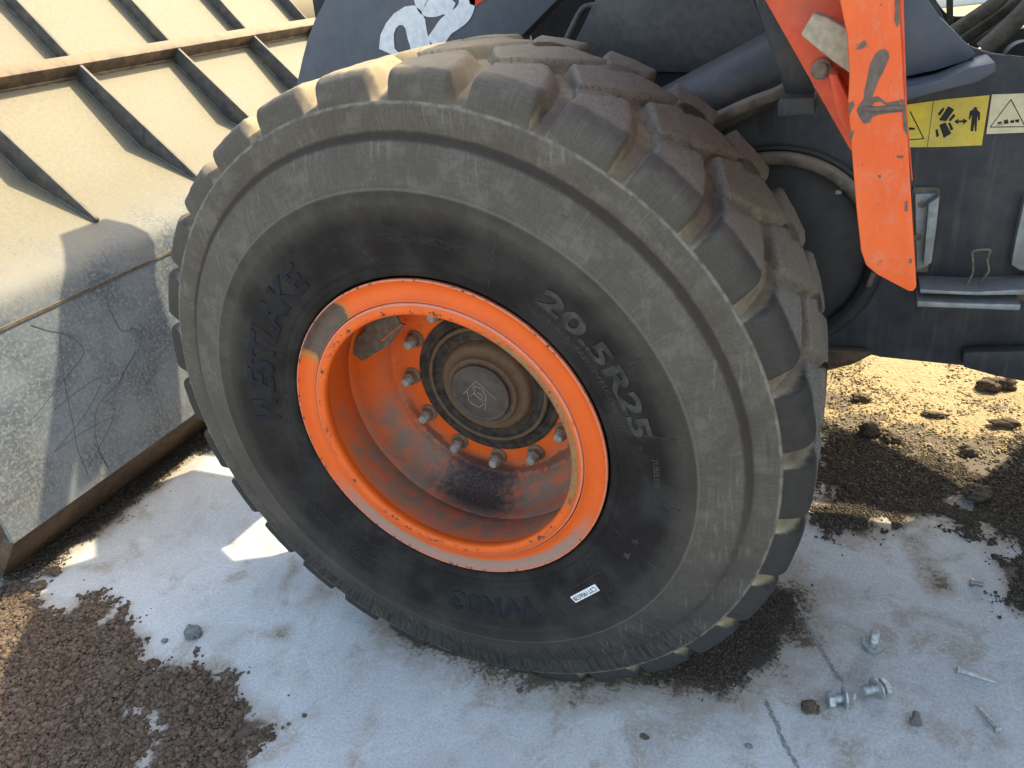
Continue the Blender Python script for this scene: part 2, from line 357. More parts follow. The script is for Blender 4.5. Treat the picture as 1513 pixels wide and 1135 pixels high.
M['rust'] = mat_simple('rusty_edge_steel', (.045, .028, .017), (.10, .062, .036), .8, 40, .4, dust=(.16, .11, .065), dust_amt=.4)
M['ribsteel'] = mat_simple('bucket_rib_steel', (.05, .05, .055), (.095, .092, .09), .7, 30, .3, dust=(.17, .14, .085), dust_amt=.6, dscale=12)
M['barsteel'] = mat_simple('bucket_bar_steel', (.06, .048, .040), (.12, .09, .07), .75, 26, .4, dust=(.21, .145, .085), dust_amt=.92, dscale=15)
M['pebble'] = mat_pebble('brown_granules', (.066, .044, .029), (.155, .110, .077))
M['clod'] = mat_pebble('dark_soil_crumbs', (.045, .036, .027), (.125, .098, .070))
M['drybit'] = mat_pebble('dry_soil_crumbs', (.26, .195, .11), (.40, .315, .185))
M['stone'] = mat_simple('grey_stone', (.10, .10, .10), (.19, .185, .18), .9, 90, .5)
M['clodm'] = mat_simple('soil_clod', (.05, .037, .026), (.13, .095, .065), .95, 90, .8)
M['crack'] = mat_simple('crack_dirt', (.13, .12, .11), (.26, .255, .245), .9, 160, .6)
M['plate'] = mat_simple('dusty_plate', (.075, .058, .044), (.13, .105, .082), .8, 60, .3, speck=(.05, .035, .025))
M['scr'] = mat_plain('scratch_graphite', (.055, .060, .068))
M['glass'] = mat_plain('cab_glass', (.02, .025, .03), .1, .5)
M['wall'] = mat_simple('pale_wall', (.55, .54, .52), (.66, .65, .62), .8, 3, .1)

# ------------------------------------------------------------------ object helpers
WL = {}
def mk(name, verts, faces, mat, parent=None, origin=(0, 0, 0), smooth=False, kind=None, label=None, cat=None, group=None, verts_local=False):
    me = bpy.data.meshes.new(name)
    V = [tuple(v) for v in verts] if verts_local else [(v[0] - origin[0], v[1] - origin[1], v[2] - origin[2]) for v in verts]
    me.from_pydata(V, [], [tuple(f) for f in faces]); me.update()
    return link(name, me, mat, parent, origin, smooth, kind, label, cat, group)
def link(name, me, mat, parent=None, origin=(0, 0, 0), smooth=False, kind=None, label=None, cat=None, group=None):
    if mat is not None and not me.materials: me.materials.append(mat)
    if smooth: me.polygons.foreach_set('use_smooth', [True] * len(me.polygons))
    o = bpy.data.objects.new(name, me); COL.objects.link(o)
    place(o, parent, origin); tag(o, label, cat, group, kind); return o
def place(o, parent, origin):
    WL[o.name] = Vector(origin)
    if parent is not None:
        o.parent = parent; o.location = Vector(origin) - WL[parent.name]
    else: o.location = origin
def tag(o, label=None, cat=None, group=None, kind=None):
    for k, v in (('label', label), ('category', cat), ('group', group), ('kind', kind)):
        if v: o[k] = v
def empty(name, loc, label=None, cat=None, group=None):
    o = bpy.data.objects.new(name, None); o.empty_display_size = .1; COL.objects.link(o); place(o, None, loc); tag(o, label, cat, group); return o
def bm_obj(name, bm, mat, parent=None, origin=(0, 0, 0), smooth=False, **k):
    bmesh.ops.recalc_face_normals(bm, faces=bm.faces)
    me = bpy.data.meshes.new(name); bm.to_mesh(me); bm.free()
    me.transform(Matrix.Translation(-Vector(origin)))
    return link(name, me, mat, parent, origin, smooth, **k)
def soft(o, angle=35):
    me = o.data
    me.polygons.foreach_set('use_smooth', [True] * len(me.polygons))
    b = bmesh.new(); b.from_mesh(me)
    for e in b.edges:
        if len(e.link_faces) == 2 and e.calc_face_angle(0) > math.radians(angle): e.smooth = False
    b.to_mesh(me); b.free(); return o
def prism_bm(poly, y0, y1, bev=0.003, axis='y', bm=None):
    """poly: outline in (x, z); extruded from y0 to y1"""
    own = bm is None
    bm = bm or bmesh.new()
    a = [bm.verts.new((p[0], y0, p[1])) for p in poly]; b = [bm.verts.new((p[0], y1, p[1])) for p in poly]
    n = len(poly)
    fs = [bm.faces.new(a), bm.faces.new(b[::-1])]
    for i in range(n): fs.append(bm.faces.new((a[i], b[i], b[(i + 1) % n], a[(i + 1) % n])))
    bmesh.ops.recalc_face_normals(bm, faces=fs)
    if bev > 0:
        es = list({e for f in fs for e in f.edges})
        bmesh.ops.bevel(bm, geom=es, offset=bev, segments=2, affect='EDGES', profile=.5, clamp_overlap=True)
    return bm
def prism(name, poly, y0, y1, mat, parent=None, bev=.003, **k):
    return soft(bm_obj(name, prism_bm(poly, y0, y1, bev), mat, parent, **k))
def box_bm(c, s, rot=None, bev=.002, bm=None):
    bm = bm or bmesh.new()
    r = bmesh.ops.create_cube(bm, size=1); vs = r['verts']
    bmesh.ops.scale(bm, vec=s, verts=vs)
    es = list({e for v in vs for e in v.link_edges})
    if bev > 0:
        q = bmesh.ops.bevel(bm, geom=es, offset=bev, segments=2, affect='EDGES', profile=.5, clamp_overlap=True); vs = q['verts']
        vs = list({v for f in q['faces'] for v in f.verts} | set(v for v in vs if v.is_valid))
        vs = [v for v in bm.verts if v in set(vs)] if False else vs
    if rot is not None: bmesh.ops.rotate(bm, cent=(0, 0, 0), matrix=rot, verts=vs)
    bmesh.ops.translate(bm, vec=c, verts=vs); return bm
def box(name, c, s, mat, parent=None, rot=None, bev=.002, **k):
    bm = bmesh.new(); bmesh.ops.create_cube(bm, size=1); bmesh.ops.scale(bm, vec=s, verts=bm.verts)
    if bev: bmesh.ops.bevel(bm, geom=bm.edges[:], offset=bev, segments=2, affect='EDGES', profile=.5, clamp_overlap=True)
    if rot is not None: bmesh.ops.rotate(bm, cent=(0, 0, 0), matrix=rot, verts=bm.verts)
    bmesh.ops.translate(bm, vec=c, verts=bm.verts)
    return soft(bm_obj(name, bm, mat, parent, **k))
def tube_geo(pts, rad, seg=12):
    P = [Vector(p) for p in pts]; n = len(P); V = []; F = []
    rads = rad if isinstance(rad, (list, tuple)) else [rad] * n
    up = Vector((0.12, .3, 1)).normalized()
    for i in range(n):
        t = (P[min(i + 1, n - 1)] - P[max(i - 1, 0)]).normalized()
        u = t.cross(up).normalized(); v = t.cross(u).normalized()
        for k in range(seg):
            a = 2 * PI * k / seg; V.append(P[i] + (u * math.cos(a) + v * math.sin(a)) * rads[i])
    for i in range(n - 1):
        for k in range(seg):
            a, b = i * seg + k, i * seg + (k + 1) % seg; F.append((a, b, b + seg, a + seg))
    F.append(tuple(range(seg))[::-1]); F.append(tuple(range((n - 1) * seg, n * seg)))
    return V, F
def smooth_path(pts, n=8):
    P = [Vector(p) for p in pts]; out = []
    for i in range(len(P) - 1):
        p0, p1, p2, p3 = P[max(i - 1, 0)], P[i], P[i + 1], P[min(i + 2, len(P) - 1)]
        for k in range(n):
            t = k / n
            out.append(.5 * ((2 * p1) + (p2 - p0) * t + (2 * p0 - 5 * p1 + 4 * p2 - p3) * t * t + (3 * p1 - p0 - 3 * p2 + p3) * t ** 3))
    out.append(P[-1]); return out
def tube(name, pts, rad, mat, parent=None, seg=12, curve=True, **k):
    if curve: pts = smooth_path(pts)
    V, F = tube_geo(pts, rad, seg); o = mk(name, V, F, mat, parent, **k); return soft(o, 50)
def lathe_geo(prof, seg=200, a0=0.0, a1=2 * PI, closed=True):
    """prof: (r, y); revolved about the axle, axle at origin"""
    V = []; F = []; n = len(prof); cnt = seg if closed else seg + 1
    for i in range(cnt):
        a = a0 + (a1 - a0) * i / seg
        for r, y in prof: V.append((r * math.cos(a), y, r * math.sin(a)))
    for i in range(seg):
        j = (i + 1) % cnt
        for k in range(n - 1): F.append((i * n + k, j * n + k, j * n + k + 1, i * n + k + 1))
    return V, F
AX = (0, 0, WH)
def lathe(name, prof, mat, parent, seg=200, angle=40, y0=0, origin=AX, **k):
    V, F = lathe_geo(prof, seg)
    o = mk(name, V, F, mat, parent, origin, verts_local=True, **k); return soft(o, angle)
def pol(r, deg, y=0.0):
    a = math.radians(deg); return Vector((r * math.cos(a), y, r * math.sin(a)))

# ------------------------------------------------------------------ setting: concrete slab, soil
def sdf_poly(P, poly):
    """signed distance (positive inside) of points P (n,2) to polygon"""
    poly = np.array(poly, float); d = np.full(len(P), 1e9); ins = np.zeros(len(P), bool); n = len(poly)
    for i in range(n):
        a, b = poly[i], poly[(i + 1) % n]; e = b - a; w_ = P - a
        t = np.clip((w_ @ e) / (e @ e + 1e-12), 0, 1); d = np.minimum(d, np.hypot(*(w_ - t[:, None] * e).T))
        c = ((a[1] > P[:, 1]) != (b[1] > P[:, 1]))
        with np.errstate(divide='ignore', invalid='ignore'):
            xi = (b[0] - a[0]) * (P[:, 1] - a[1]) / (b[1] - a[1]) + a[0]
        ins ^= c & (P[:, 0] < xi)
    return np.where(ins, d, -d)
def sdf_line(P, pts):
    d = np.full(len(P), 1e9)
    for a, b in zip(pts[:-1], pts[1:]):
        a, b = np.array(a), np.array(b); e = b - a; w_ = P - a
        t = np.clip((w_ @ e) / (e @ e), 0, 1); d = np.minimum(d, np.hypot(*(w_ - t[:, None] * e).T))
    return d
LEFT_HEAP = [(-1.891,-0.234),(-1.742,-0.187),(-1.627,-0.169),(-1.454,-0.222),(-1.375,-0.208),(-1.386,-0.144),(-1.312,-0.132),(-1.257,-0.152),(-1.232,-0.216),(-1.198,-0.151),(-1.088,-0.216),(-0.995,-0.266),(-0.884,-0.282),(-0.804,-0.246),(-0.726,-0.247),(-0.674,-0.265),(-0.591,-0.305),(-0.505,-0.331),(-0.469,-0.368),(-0.469,-0.406),(-0.444,-0.47),(-0.691,-0.55),(-0.734,-0.49),(-0.702,-0.432),(-0.751,-0.396),(-0.833,-0.401),(-0.886,-0.417),(-0.85,-0.374),(-0.802,-0.348),(-0.778,-0.323),(-0.806,-0.332),(-0.852,-0.406),(-0.773,-0.444),(-0.723,-0.468),(-0.632,-0.582),(-1.124,-0.744)]
LEFT_HEAP2 = [(-0.781,-0.32),(-0.731,-0.241),(-0.671,-0.269),(-0.574,-0.311),(-0.492,-0.336),(-0.47,-0.372),(-0.464,-0.423),(-0.424,-0.514),(-0.551,-0.556),(-0.616,-0.471),(-0.642,-0.422),(-0.629,-0.389),(-0.696,-0.379),(-0.706,-0.423)]
BUCKET_DIRT = [(-1.752,-0.18),(-1.693,-0.122),(-1.659,-0.056),(-1.687,0.062),(-1.63,0.132),(-1.663,0.284),(-1.651,0.373),(-1.668,0.54),(-1.653,0.632),(-1.612,0.717),(-1.795,0.905),(-1.923,0.822),(-1.813,0.451),(-1.809,0.188),(-1.781,-0.006),(-1.779,-0.138)]
RIGHT_DIRT = [(0.734,1.008),(0.776,1.263),(0.873,1.282),(0.987,1.22),(1.122,1.16),(1.228,1.109),(1.334,1.372),(1.526,1.41),(1.382,0.649),(1.258,0.801),(1.22,0.821),(1.166,1.031),(1.107,0.967),(1.142,0.862),(1.192,0.785),(1.162,0.806),(1.1,0.867),(1.039,0.868),(0.974,0.806),(0.931,0.859),(0.885,0.737),(0.813,0.735),(0.745,0.782),(0.723,0.843),(0.789,0.893)]
RIGHT_DIRT2 = [(1.215,0.707),(1.341,0.74),(1.306,0.535),(1.235,0.526),(1.214,0.579)]
FAR_SOIL = [(0.581,1.416),(0.763,1.315),(0.873,1.282),(1.008,1.245),(1.119,1.13),(1.221,0.97),(1.266,1.124),(1.518,1.368),(1.664,2.137),(0.384,1.981)]
TYRE_DIRT = [(0.372,0.101),(0.46,0.127),(0.562,0.327),(0.649,0.478),(0.721,0.445),(0.706,0.309),(0.647,0.182),(0.562,0.106),(0.466,0.097)]
UNDER = [(-0.278,0.041),(-0.137,0.02),(0.066,0.011),(0.197,0.011),(0.401,0.088),(0.368,0.155),(0.091,0.145)]
STAIN = [[(-0.742,0.047),(-0.809,0.198),(-0.754,0.18),(-0.729,0.08)], [(-0.651,0.029),(-0.641,0.118),(-0.568,0.123),(-0.576,0.064),(-0.621,0.024)], [(0.973,0.759),(1.028,0.819),(1.069,0.669),(1.107,0.55),(1.043,0.508),(1,0.598)], [(0.932,0.442),(0.972,0.465),(0.984,0.399),(0.954,0.379)],
         [(1.091,0.218),(1.116,0.207),(1.14,0.146),(1.143,0.122),(1.122,0.148)], [(1.014,0.149),(1.046,0.15),(1.067,0.098),(1.041,0.073),(1.024,0.101)], [(-0.713,-0.083),(-0.628,-0.032),(-0.567,-0.079),(-0.638,-0.112)]]
CRACKS = [[(0.708,0.441),(0.733,0.387),(0.771,0.304),(0.804,0.239),(0.837,0.188)], [(0.672,0.094),(0.699,0.043),(0.725,-0.01),(0.759,-0.065)]]
xs = np.concatenate([[-30, -14, -8, -5, -3.6, -2.8], np.arange(-2.3, 2.1, .016), [2.2, 3, 4.2, 6, 9, 14, 30]])
ys = np.concatenate([[-25, -12, -7, -4, -2.4, -1.5], np.arange(-1.0, 1.55, .016)])
X, Y = np.meshgrid(xs, ys); P2 = np.c_[X.ravel(), Y.ravel()]
sm = lambda d, a, b: np.clip((d - a) / (b - a), 0, 1)
def dirt_at(P):
    d = np.zeros(len(P))
    for pl, a, b, g in ((LEFT_HEAP, -.09, .075, 1), (LEFT_HEAP2, -.09, .075, 1), (BUCKET_DIRT, -.12, .08, 1), (RIGHT_DIRT, -.13, .11, 1), (RIGHT_DIRT2, -.05, .05, 1), (FAR_SOIL, -.06, .05, 1), (UNDER, -.20, .05, .8), (TYRE_DIRT, -.22, .05, .75)):
        d = np.maximum(d, g * sm(sdf_poly(P, pl), a, b))
    for s_ in STAIN: d = np.maximum(d, .46 * sm(sdf_poly(P, s_), -.04, .02))
    return d
dirt = dirt_at(P2)
oil = np.maximum(sm(sdf_poly(P2, TYRE_DIRT), -.07, .05), .8 * sm(sdf_poly(P2, UNDER), -.04, .03))
oil = np.maximum(oil, .85 * sm(sdf_poly(P2, BUCKET_DIRT), -.03, .05))
crack = np.zeros(len(P2))
for c_ in CRACKS: crack = np.maximum(crack, .35 * (1 - np.clip(sdf_line(P2, c_) / .04, 0, 1)))
Vg = np.c_[P2, np.zeros(len(P2))]
nx = len(xs); idx = np.arange(len(P2)).reshape(len(ys), nx)
Fg = np.c_[idx[:-1, :-1].ravel(), idx[:-1, 1:].ravel(), idx[1:, 1:].ravel(), idx[1:, :-1].ravel()]
slab = mk('concrete_yard', Vg.tolist(), Fg.tolist(), M['concrete'], kind='structure', label='pale blue-grey concrete slab with brown stains under the wheel')
for nm_, arr in (('dirt', dirt), ('oil', oil), ('crack', crack)):
    at = slab.data.attributes.new(nm_, 'FLOAT', 'POINT'); at.data.foreach_set('value', arr.astype(np.float32))

for c_ in CRACKS:
    P = smooth_path([(a, b, 0) for a, b in c_], 14); V = []; F = []; rc = random.Random(5)
    for i, p in enumerate(P):
        t_ = (P[min(i + 1, len(P) - 1)] - P[max(i - 1, 0)]).normalized(); n_ = Vector((-t_.y, t_.x, 0))
        w_ = (.0032 + .0022 * rc.random()) * (1 if 2 < i < len(P) - 3 else .3); o_ = n_ * rc.uniform(-.0022, .0022)
        for q in (p + o_ + n_ * w_, p + o_ - n_ * w_): V.append((q.x, q.y, .0012))
    for i in range(len(P) - 1): F.append((2 * i, 2 * i + 1, 2 * i + 3, 2 * i + 2))
    mk('concrete_crack', V, F, M['crack'], slab)

# soil sheet on the far side, out to the horizon (uneven near the machine)
xs2 = np.concatenate([[-120, -60, -30, -15, -8, -5], np.arange(-3.5, 5.5, .05), [6, 8, 12, 20, 40, 80, 120]])
ys2 = np.concatenate([np.arange(1.15, 5.0, .035), [5.2, 6, 8, 11, 15, 22, 35, 60, 120]])
X2, Y2 = np.meshgrid(xs2, ys2)
def hsoil(x, y):
    v = mnoise.fractal(Vector((x * 2.2, y * 2.2, 0)), 1, 2, 3) * .012 + mnoise.fractal(Vector((x * 14, y * 14, 3)), 1, 2, 3) * .008
    e = min(1, max(0, (y - 1.15) / .25))
    return -.012 + e * (.016 + v)
Z2 = np.array([hsoil(a, b) if (abs(a) < 6 and b < 6) else .004 for a, b in zip(X2.ravel(), Y2.ravel())])
idx2 = np.arange(X2.size).reshape(X2.shape)
F2 = np.c_[idx2[:-1, :-1].ravel(), idx2[:-1, 1:].ravel(), idx2[1:, 1:].ravel(), idx2[1:, :-1].ravel()]
soil = mk('ground', np.c_[X2.ravel(), Y2.ravel(), Z2].tolist(), F2.tolist(), M['soil'], smooth=True, kind='structure', label='dry straw-coloured crumbly soil beyond the machine')

def granules(name, polys, n, size, mat, label, thr=.5, seed=1, flat=.68, bbox=None, edge=.0, layer=.0, dens=None):
    r = np.random.default_rng(seed)
    t_ = (1 + 5 ** .5) / 2
    T = np.array([(-1, t_, 0), (1, t_, 0), (-1, -t_, 0), (1, -t_, 0), (0, -1, t_), (0, 1, t_), (0, -1, -t_), (0, 1, -t_), (t_, 0, -1), (t_, 0, 1), (-t_, 0, -1), (-t_, 0, 1)]) / 1.9
    TF = np.array([(0, 11, 5), (0, 5, 1), (0, 1, 7), (0, 7, 10), (0, 10, 11), (1, 5, 9), (5, 11, 4), (11, 10, 2), (10, 7, 6), (7, 1, 8), (3, 9, 4), (3, 4, 2), (3, 2, 6), (3, 6, 8), (3, 8, 9), (4, 9, 5), (2, 4, 11), (6, 2, 10), (8, 6, 7), (9, 8, 1)])
    if size < .004:
        T = np.array([(1, 0, 0), (-1, 0, 0), (0, 1, 0), (0, -1, 0), (0, 0, 1), (0, 0, -1.)]) * 1.05; TF = np.array([(0, 2, 4), (2, 1, 4), (1, 3, 4), (3, 0, 4), (2, 0, 5), (1, 2, 5), (3, 1, 5), (0, 3, 5)])
    NV = len(T)
    pts = np.concatenate([np.array(p) for p in polys]); lo, hi = (pts.min(0) - .08, pts.max(0) + .08) if bbox is None else (np.array(bbox[0]), np.array(bbox[1]))
    P = r.uniform(lo, hi, (n * 4, 2))
    d = np.max([sdf_poly(P, p) for p in polys], axis=0)
    nz = np.array([mnoise.fractal(Vector((a * 16, b * 16, 1.7)), 1, 2, 3) for a, b in P]) * .075 + np.array([mnoise.noise(Vector((a * 60, b * 60, 5))) for a, b in P]) * .035
    prob = np.clip((d + nz + .012) / .05, 0, 1) * .97 + np.clip((d + nz + .06) / .06, 0, 1) * .03
    if dens is not None: prob *= dens(P)
    P = P[r.random(len(P)) < prob][:n]; n = len(P)
    s = size * np.exp(r.normal(0, .40, n)); s = np.clip(s, size * .3, size * 2.9)
    J = T[None] * (1 + r.normal(0, .16, (n, NV, 1)))
    sc = np.stack([s * r.uniform(.8, 1.25, n), s * r.uniform(.75, 1.1, n), s * flat * r.uniform(.7, 1.1, n)], 1)
    J = J * sc[:, None, :]
    a = r.uniform(0, 2 * PI, n); ca, sa = np.cos(a), np.sin(a)
    b = r.normal(0, .35, n); cb, sb = np.cos(b), np.sin(b)
    x_ = J[..., 0]; z_ = J[..., 2]
    J[..., 0], J[..., 2] = x_ * cb[:, None] - z_ * sb[:, None], x_ * sb[:, None] + z_ * cb[:, None]
    x_ = J[..., 0].copy(); y_ = J[..., 1].copy()
    J[..., 0] = x_ * ca[:, None] - y_ * sa[:, None]; J[..., 1] = x_ * sa[:, None] + y_ * ca[:, None]
    J[..., 0] += P[:, 0:1]; J[..., 1] += P[:, 1:2]
    dd = np.max([sdf_poly(P, p) for p in polys], axis=0)
    J[..., 2] += (s * flat * .45 + r.random(n) * layer * np.clip(dd / .05, 0, 1))[:, None]
    V = J.reshape(-1, 3); F = (TF[None] + (np.arange(n) * NV)[:, None, None]).reshape(-1, 3)
    me = bpy.data.meshes.new(name)
    me.vertices.add(len(V)); me.vertices.foreach_set('co', V.ravel())
    me.loops.add(F.size); me.loops.foreach_set('vertex_index', F.ravel().astype(np.int32))
    me.polygons.add(len(F)); me.polygons.foreach_set('loop_start', np.arange(0, F.size, 3, dtype=np.int32))
    me.polygons.foreach_set('loop_total', np.full(len(F), 3, np.int32)); me.update(calc_edges=True)
    return link(name, me, mat, kind='stuff', label=label)
granules('gravel', [LEFT_HEAP, LEFT_HEAP2], 30000, .00405, M['pebble'], 'loose brown granules spilled over the concrete at front left', seed=3, layer=.006)
granules('soil_crumbs', [RIGHT_DIRT, RIGHT_DIRT2], 75000, .0027, M['clod'], 'dark crumbly soil scattered on the concrete right of the tyre', seed=4, layer=.006)
granules('dirt_line', [BUCKET_DIRT], 11000, .0026, M['clod'], 'dark dirt lying along the foot of the bucket', seed=5, layer=.008)
granules('grit', [TYRE_DIRT], 12000, .0017, M['clod'], 'fine black grit spilled beside the bottom of the tyre', seed=6, layer=.001)
granules('dry_soil_crumbs', [[(.55, 1.22), (2.4, 1.0), (3.2, 3.4), (.3, 3.2)]], 60000, .0032, M['drybit'], 'sunlit dry soil crumbs on the far side of the machine', seed=8, layer=.004)

# ------------------------------------------------------------------ the wheel loader
ROOT = empty('wheel_loader', (1.2, 1.25, 0), 'dark grey wheel loader with orange rims, parked on concrete with its bucket tipped', 'wheel loader')

# ---- tyre
SIDE = [(.335, .075), (.362, .045), (.372, .020), (.3735, .006), (.379, -.001), (.386, -.004), (.3885, -.0065), (.3910, -.0065), (.3935, -.0045), (.399, -.006), (.4015, -.0090), (.4045, -.0095), (.4065, -.0085),
        (.43, -.021), (.45, -.0275), (.47, -.0318), (.5, -.0350), (.5195, -.0360), (.521, -.0370), (.5225, -.0360), (.545, -.0375), (.5495, -.0395), (.5525, -.0385), (.5555, -.0362),
        (.575, -.0345), (.60, -.0300), (.618, -.0245), (.628, -.0195), (.6335, -.0150), (.6365, -.0080), (.6395, -.0072), (.645, -.0082), (.665, -.0092), (.680, -.0088), (.6835, -.0078), (.6860, -.0080), (.6885, -.0072), (.6905, -.0050)]
def ysurf(r):
    for (r0, y0), (r1, y1) in zip(SIDE[:-1], SIDE[1:]):
        if r0 <= r <= r1: return y0 + (y1 - y0) * (r - r0) / (r1 - r0)
    return SIDE[-1][1]
PL = [(.6905, -.005), (.703, -.0042), (.718, -.0012), (.7295, .0045), (.7365, .0135), (.7405, .027), (.7432, .050), (.7452, .10), (.7468, .18), (.747, .26)]
PB = [(.6905, -.005), (.6908, .0025), (.6935, .013), (.699, .030), (.706, .051), (.7125, .075), (.7180, .105), (.7215, .145), (.7232, .20), (.7235, .26)]
mir = lambda L: L + [(r, .52 - y) for r, y in L[-2::-1]]
PLm, PBm = np.array(mir(PL)), np.array(mir(PB))
sl_ = np.concatenate([[0], np.cumsum(np.hypot(*np.diff(PLm, axis=0).T))]); ST = sl_[-1]
def s_of_y(y): return float(np.interp(y, PLm[2:-2, 1], sl_[2:-2]))
NS, NT_ = 62, 36
S_ = np.linspace(0, ST, NS)
pls = np.c_[np.interp(S_, sl_, PLm[:, 0]), np.interp(S_, sl_, PLm[:, 1])]
pbs = np.c_[np.interp(S_, sl_, PBm[:, 0]), np.interp(S_, sl_, PBm[:, 1])]
RM = .735
near = [(-1.45, -.03), (-1.35, .012), (-1.2, s_of_y(.05)), (-1.15, s_of_y(.097)), (-2.0, s_of_y(.118)), (-5.5, s_of_y(.192)), (-7.1, s_of_y(.178)), (-8.5, s_of_y(.135)), (-9.7, s_of_y(.06)), (-10.35, s_of_y(.022)), (-10.55, .012), (-10.6, -.03)]
mid = [(4.1, s_of_y(.245)), (.2, s_of_y(.138)), (-.6, s_of_y(.136)), (-5.9, s_of_y(.228)), (-11.1, s_of_y(.352)), (-10.6, s_of_y(.385)), (-1.4, s_of_y(.385)), (-.6, s_of_y(.375))]
far_ = [(-a - 6.3, ST - s) for a, s in near]
rad = lambda L: [(math.radians(a) * RM, s) for a, s in L]
LUGS = [('near', rad(near), .017), ('mid', rad(mid), .014), ('far', rad(far_), .017)]
BRIDGE = rad([(-1.0, s_of_y(.075)), (.6, s_of_y(.128)), (-4.6, s_of_y(.212)), (-5.4, s_of_y(.175))])
def bridge_mask(th_deg, s):
    d = sdf_poly(np.c_[np.radians(th_deg) * RM, s], BRIDGE); t = np.clip((d + .008) / .016, 0, 1); return t * t * (3 - 2 * t)
def lug_mask(th_deg, s, k):
    P = np.c_[np.radians(th_deg) * RM, s]
    d = sdf_poly(P, LUGS[k][1]); t = np.clip((d + (.0095, .007, .0095)[k]) / LUGS[k][2], 0, 1); return t * t * (3 - 2 * t)
def tread_surface(lo, hi):
    """grid in local degrees lo..hi (steps of 1/3 degree)"""
    th = np.arange(round(lo * 3), round(hi * 3) + 1) / 3.0
    TH, SS = np.meshgrid(th, S_, indexing='ij'); n = TH.size
    masks = []
    for k in range(3):
        mm = np.zeros(n)
        for sh in (-24, -12, 0, 12, 24): mm = np.maximum(mm, lug_mask(TH.ravel() + sh, SS.ravel(), k))
        masks.append(mm)
    br = np.zeros(n)
    for sh in (-24, -12, 0, 12, 24): br = np.maximum(br, bridge_mask(TH.ravel() + sh, SS.ravel()))
    Wm = np.maximum(np.max(masks, axis=0), .74 * br)
    i = np.tile(np.arange(NS), len(th))
    jit = np.array([mnoise.fractal(Vector((a * .55, b * 30, 2)), 1, 2, 3) for a, b in zip(TH.ravel(), SS.ravel())]) * .0012
    # periodic jitter only by location in the lug
    r = pbs[i, 0] * (1 - Wm) + pls[i, 0] * Wm + jit * np.clip(S_[i] / .03, 0, 1) * np.clip((ST - S_[i]) / .03, 0, 1)
    y = pbs[i, 1] * (1 - Wm) + pls[i, 1] * Wm
    a = np.radians(TH.ravel())
    bend = s_of_y(.03)
    face = np.clip((S_[i] - bend) / .035, 0, 1) * masks[0]
    return th, np.c_[r * np.cos(a), y, r * np.sin(a)], masks, np.c_[1 - np.clip((Wm - .25) / .6, 0, 1), face, np.maximum(np.maximum(masks[1], masks[2]), .6 * br), np.ones(n)]
def quads(nt, keep):
    q = []
    for i in range(nt - 1):
        for j in range(NS - 1):
            f = (i * NS + j, (i + 1) * NS + j, (i + 1) * NS + j + 1, i * NS + j + 1)
            if keep(f): q.append(f)
    return q
def compact(V, F, C_=None):
    u = sorted({i for f in F for i in f}); mp = {k: n for n, k in enumerate(u)}
    return V[u], [tuple(mp[i] for i in f) for f in F], (C_[u] if C_ is not None else None)
def dust_attr(me, C_):
    at = me.color_attributes.new('dust', 'FLOAT_COLOR', 'POINT'); at.data.foreach_set('color', C_.astype(np.float32).ravel())
FLOOR = -WH + .0025
def flatten(V):
    """press the loaded bottom of the tyre flat on the ground"""
    V = np.array(V, float); z = V[:, 2]; k = .012
    h = np.clip(.5 + .5 * (z - FLOOR) / k, 0, 1)
    V[:, 2] = FLOOR * (1 - h) + z * h + k * h * (1 - h)
    return V
th, TV, TM, TC = tread_surface(-12, 0)
CUT = .03
lug_of = lambda f: [k for k in range(3) if np.mean(TM[k][list(f)]) > CUT]
base_q = quads(len(th), lambda f: not lug_of(f))
# casing: the sidewalls and the groove floor of all 30 pitches
SV, SF = lathe_geo(SIDE, 270)
allV = [np.array(SV)]; allF = [f for f in SF]; allC = [np.tile([0, 0, 0, 1.0], (len(SV), 1))]; off = len(SV)
SIDE2 = [(r, .52 - y) for r, y in SIDE]
SV2, SF2 = lathe_geo(SIDE2, 120); allV.append(np.array(SV2)); allC.append(np.tile([0, 0, 0, 1.0], (len(SV2), 1))); allF += [tuple(i + off for i in f[::-1]) for f in SF2]; off += len(SV2)
bV, bF, bC = compact(TV, base_q, TC)
for k in range(30):
    a = math.radians(4 + 12 * k); c_, s_ = math.cos(a), math.sin(a)
    V = bV.copy(); V[:, 0], V[:, 2] = bV[:, 0] * c_ - bV[:, 2] * s_, bV[:, 0] * s_ + bV[:, 2] * c_
    allV.append(V); allC.append(bC); allF += [tuple(i + off for i in f) for f in bF]; off += len(V)
TYV = flatten(np.concatenate(allV))
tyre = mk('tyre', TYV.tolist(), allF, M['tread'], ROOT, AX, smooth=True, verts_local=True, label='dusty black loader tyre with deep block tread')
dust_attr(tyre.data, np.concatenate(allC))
LTH, LV, LM, LC = tread_surface(-15, 8)
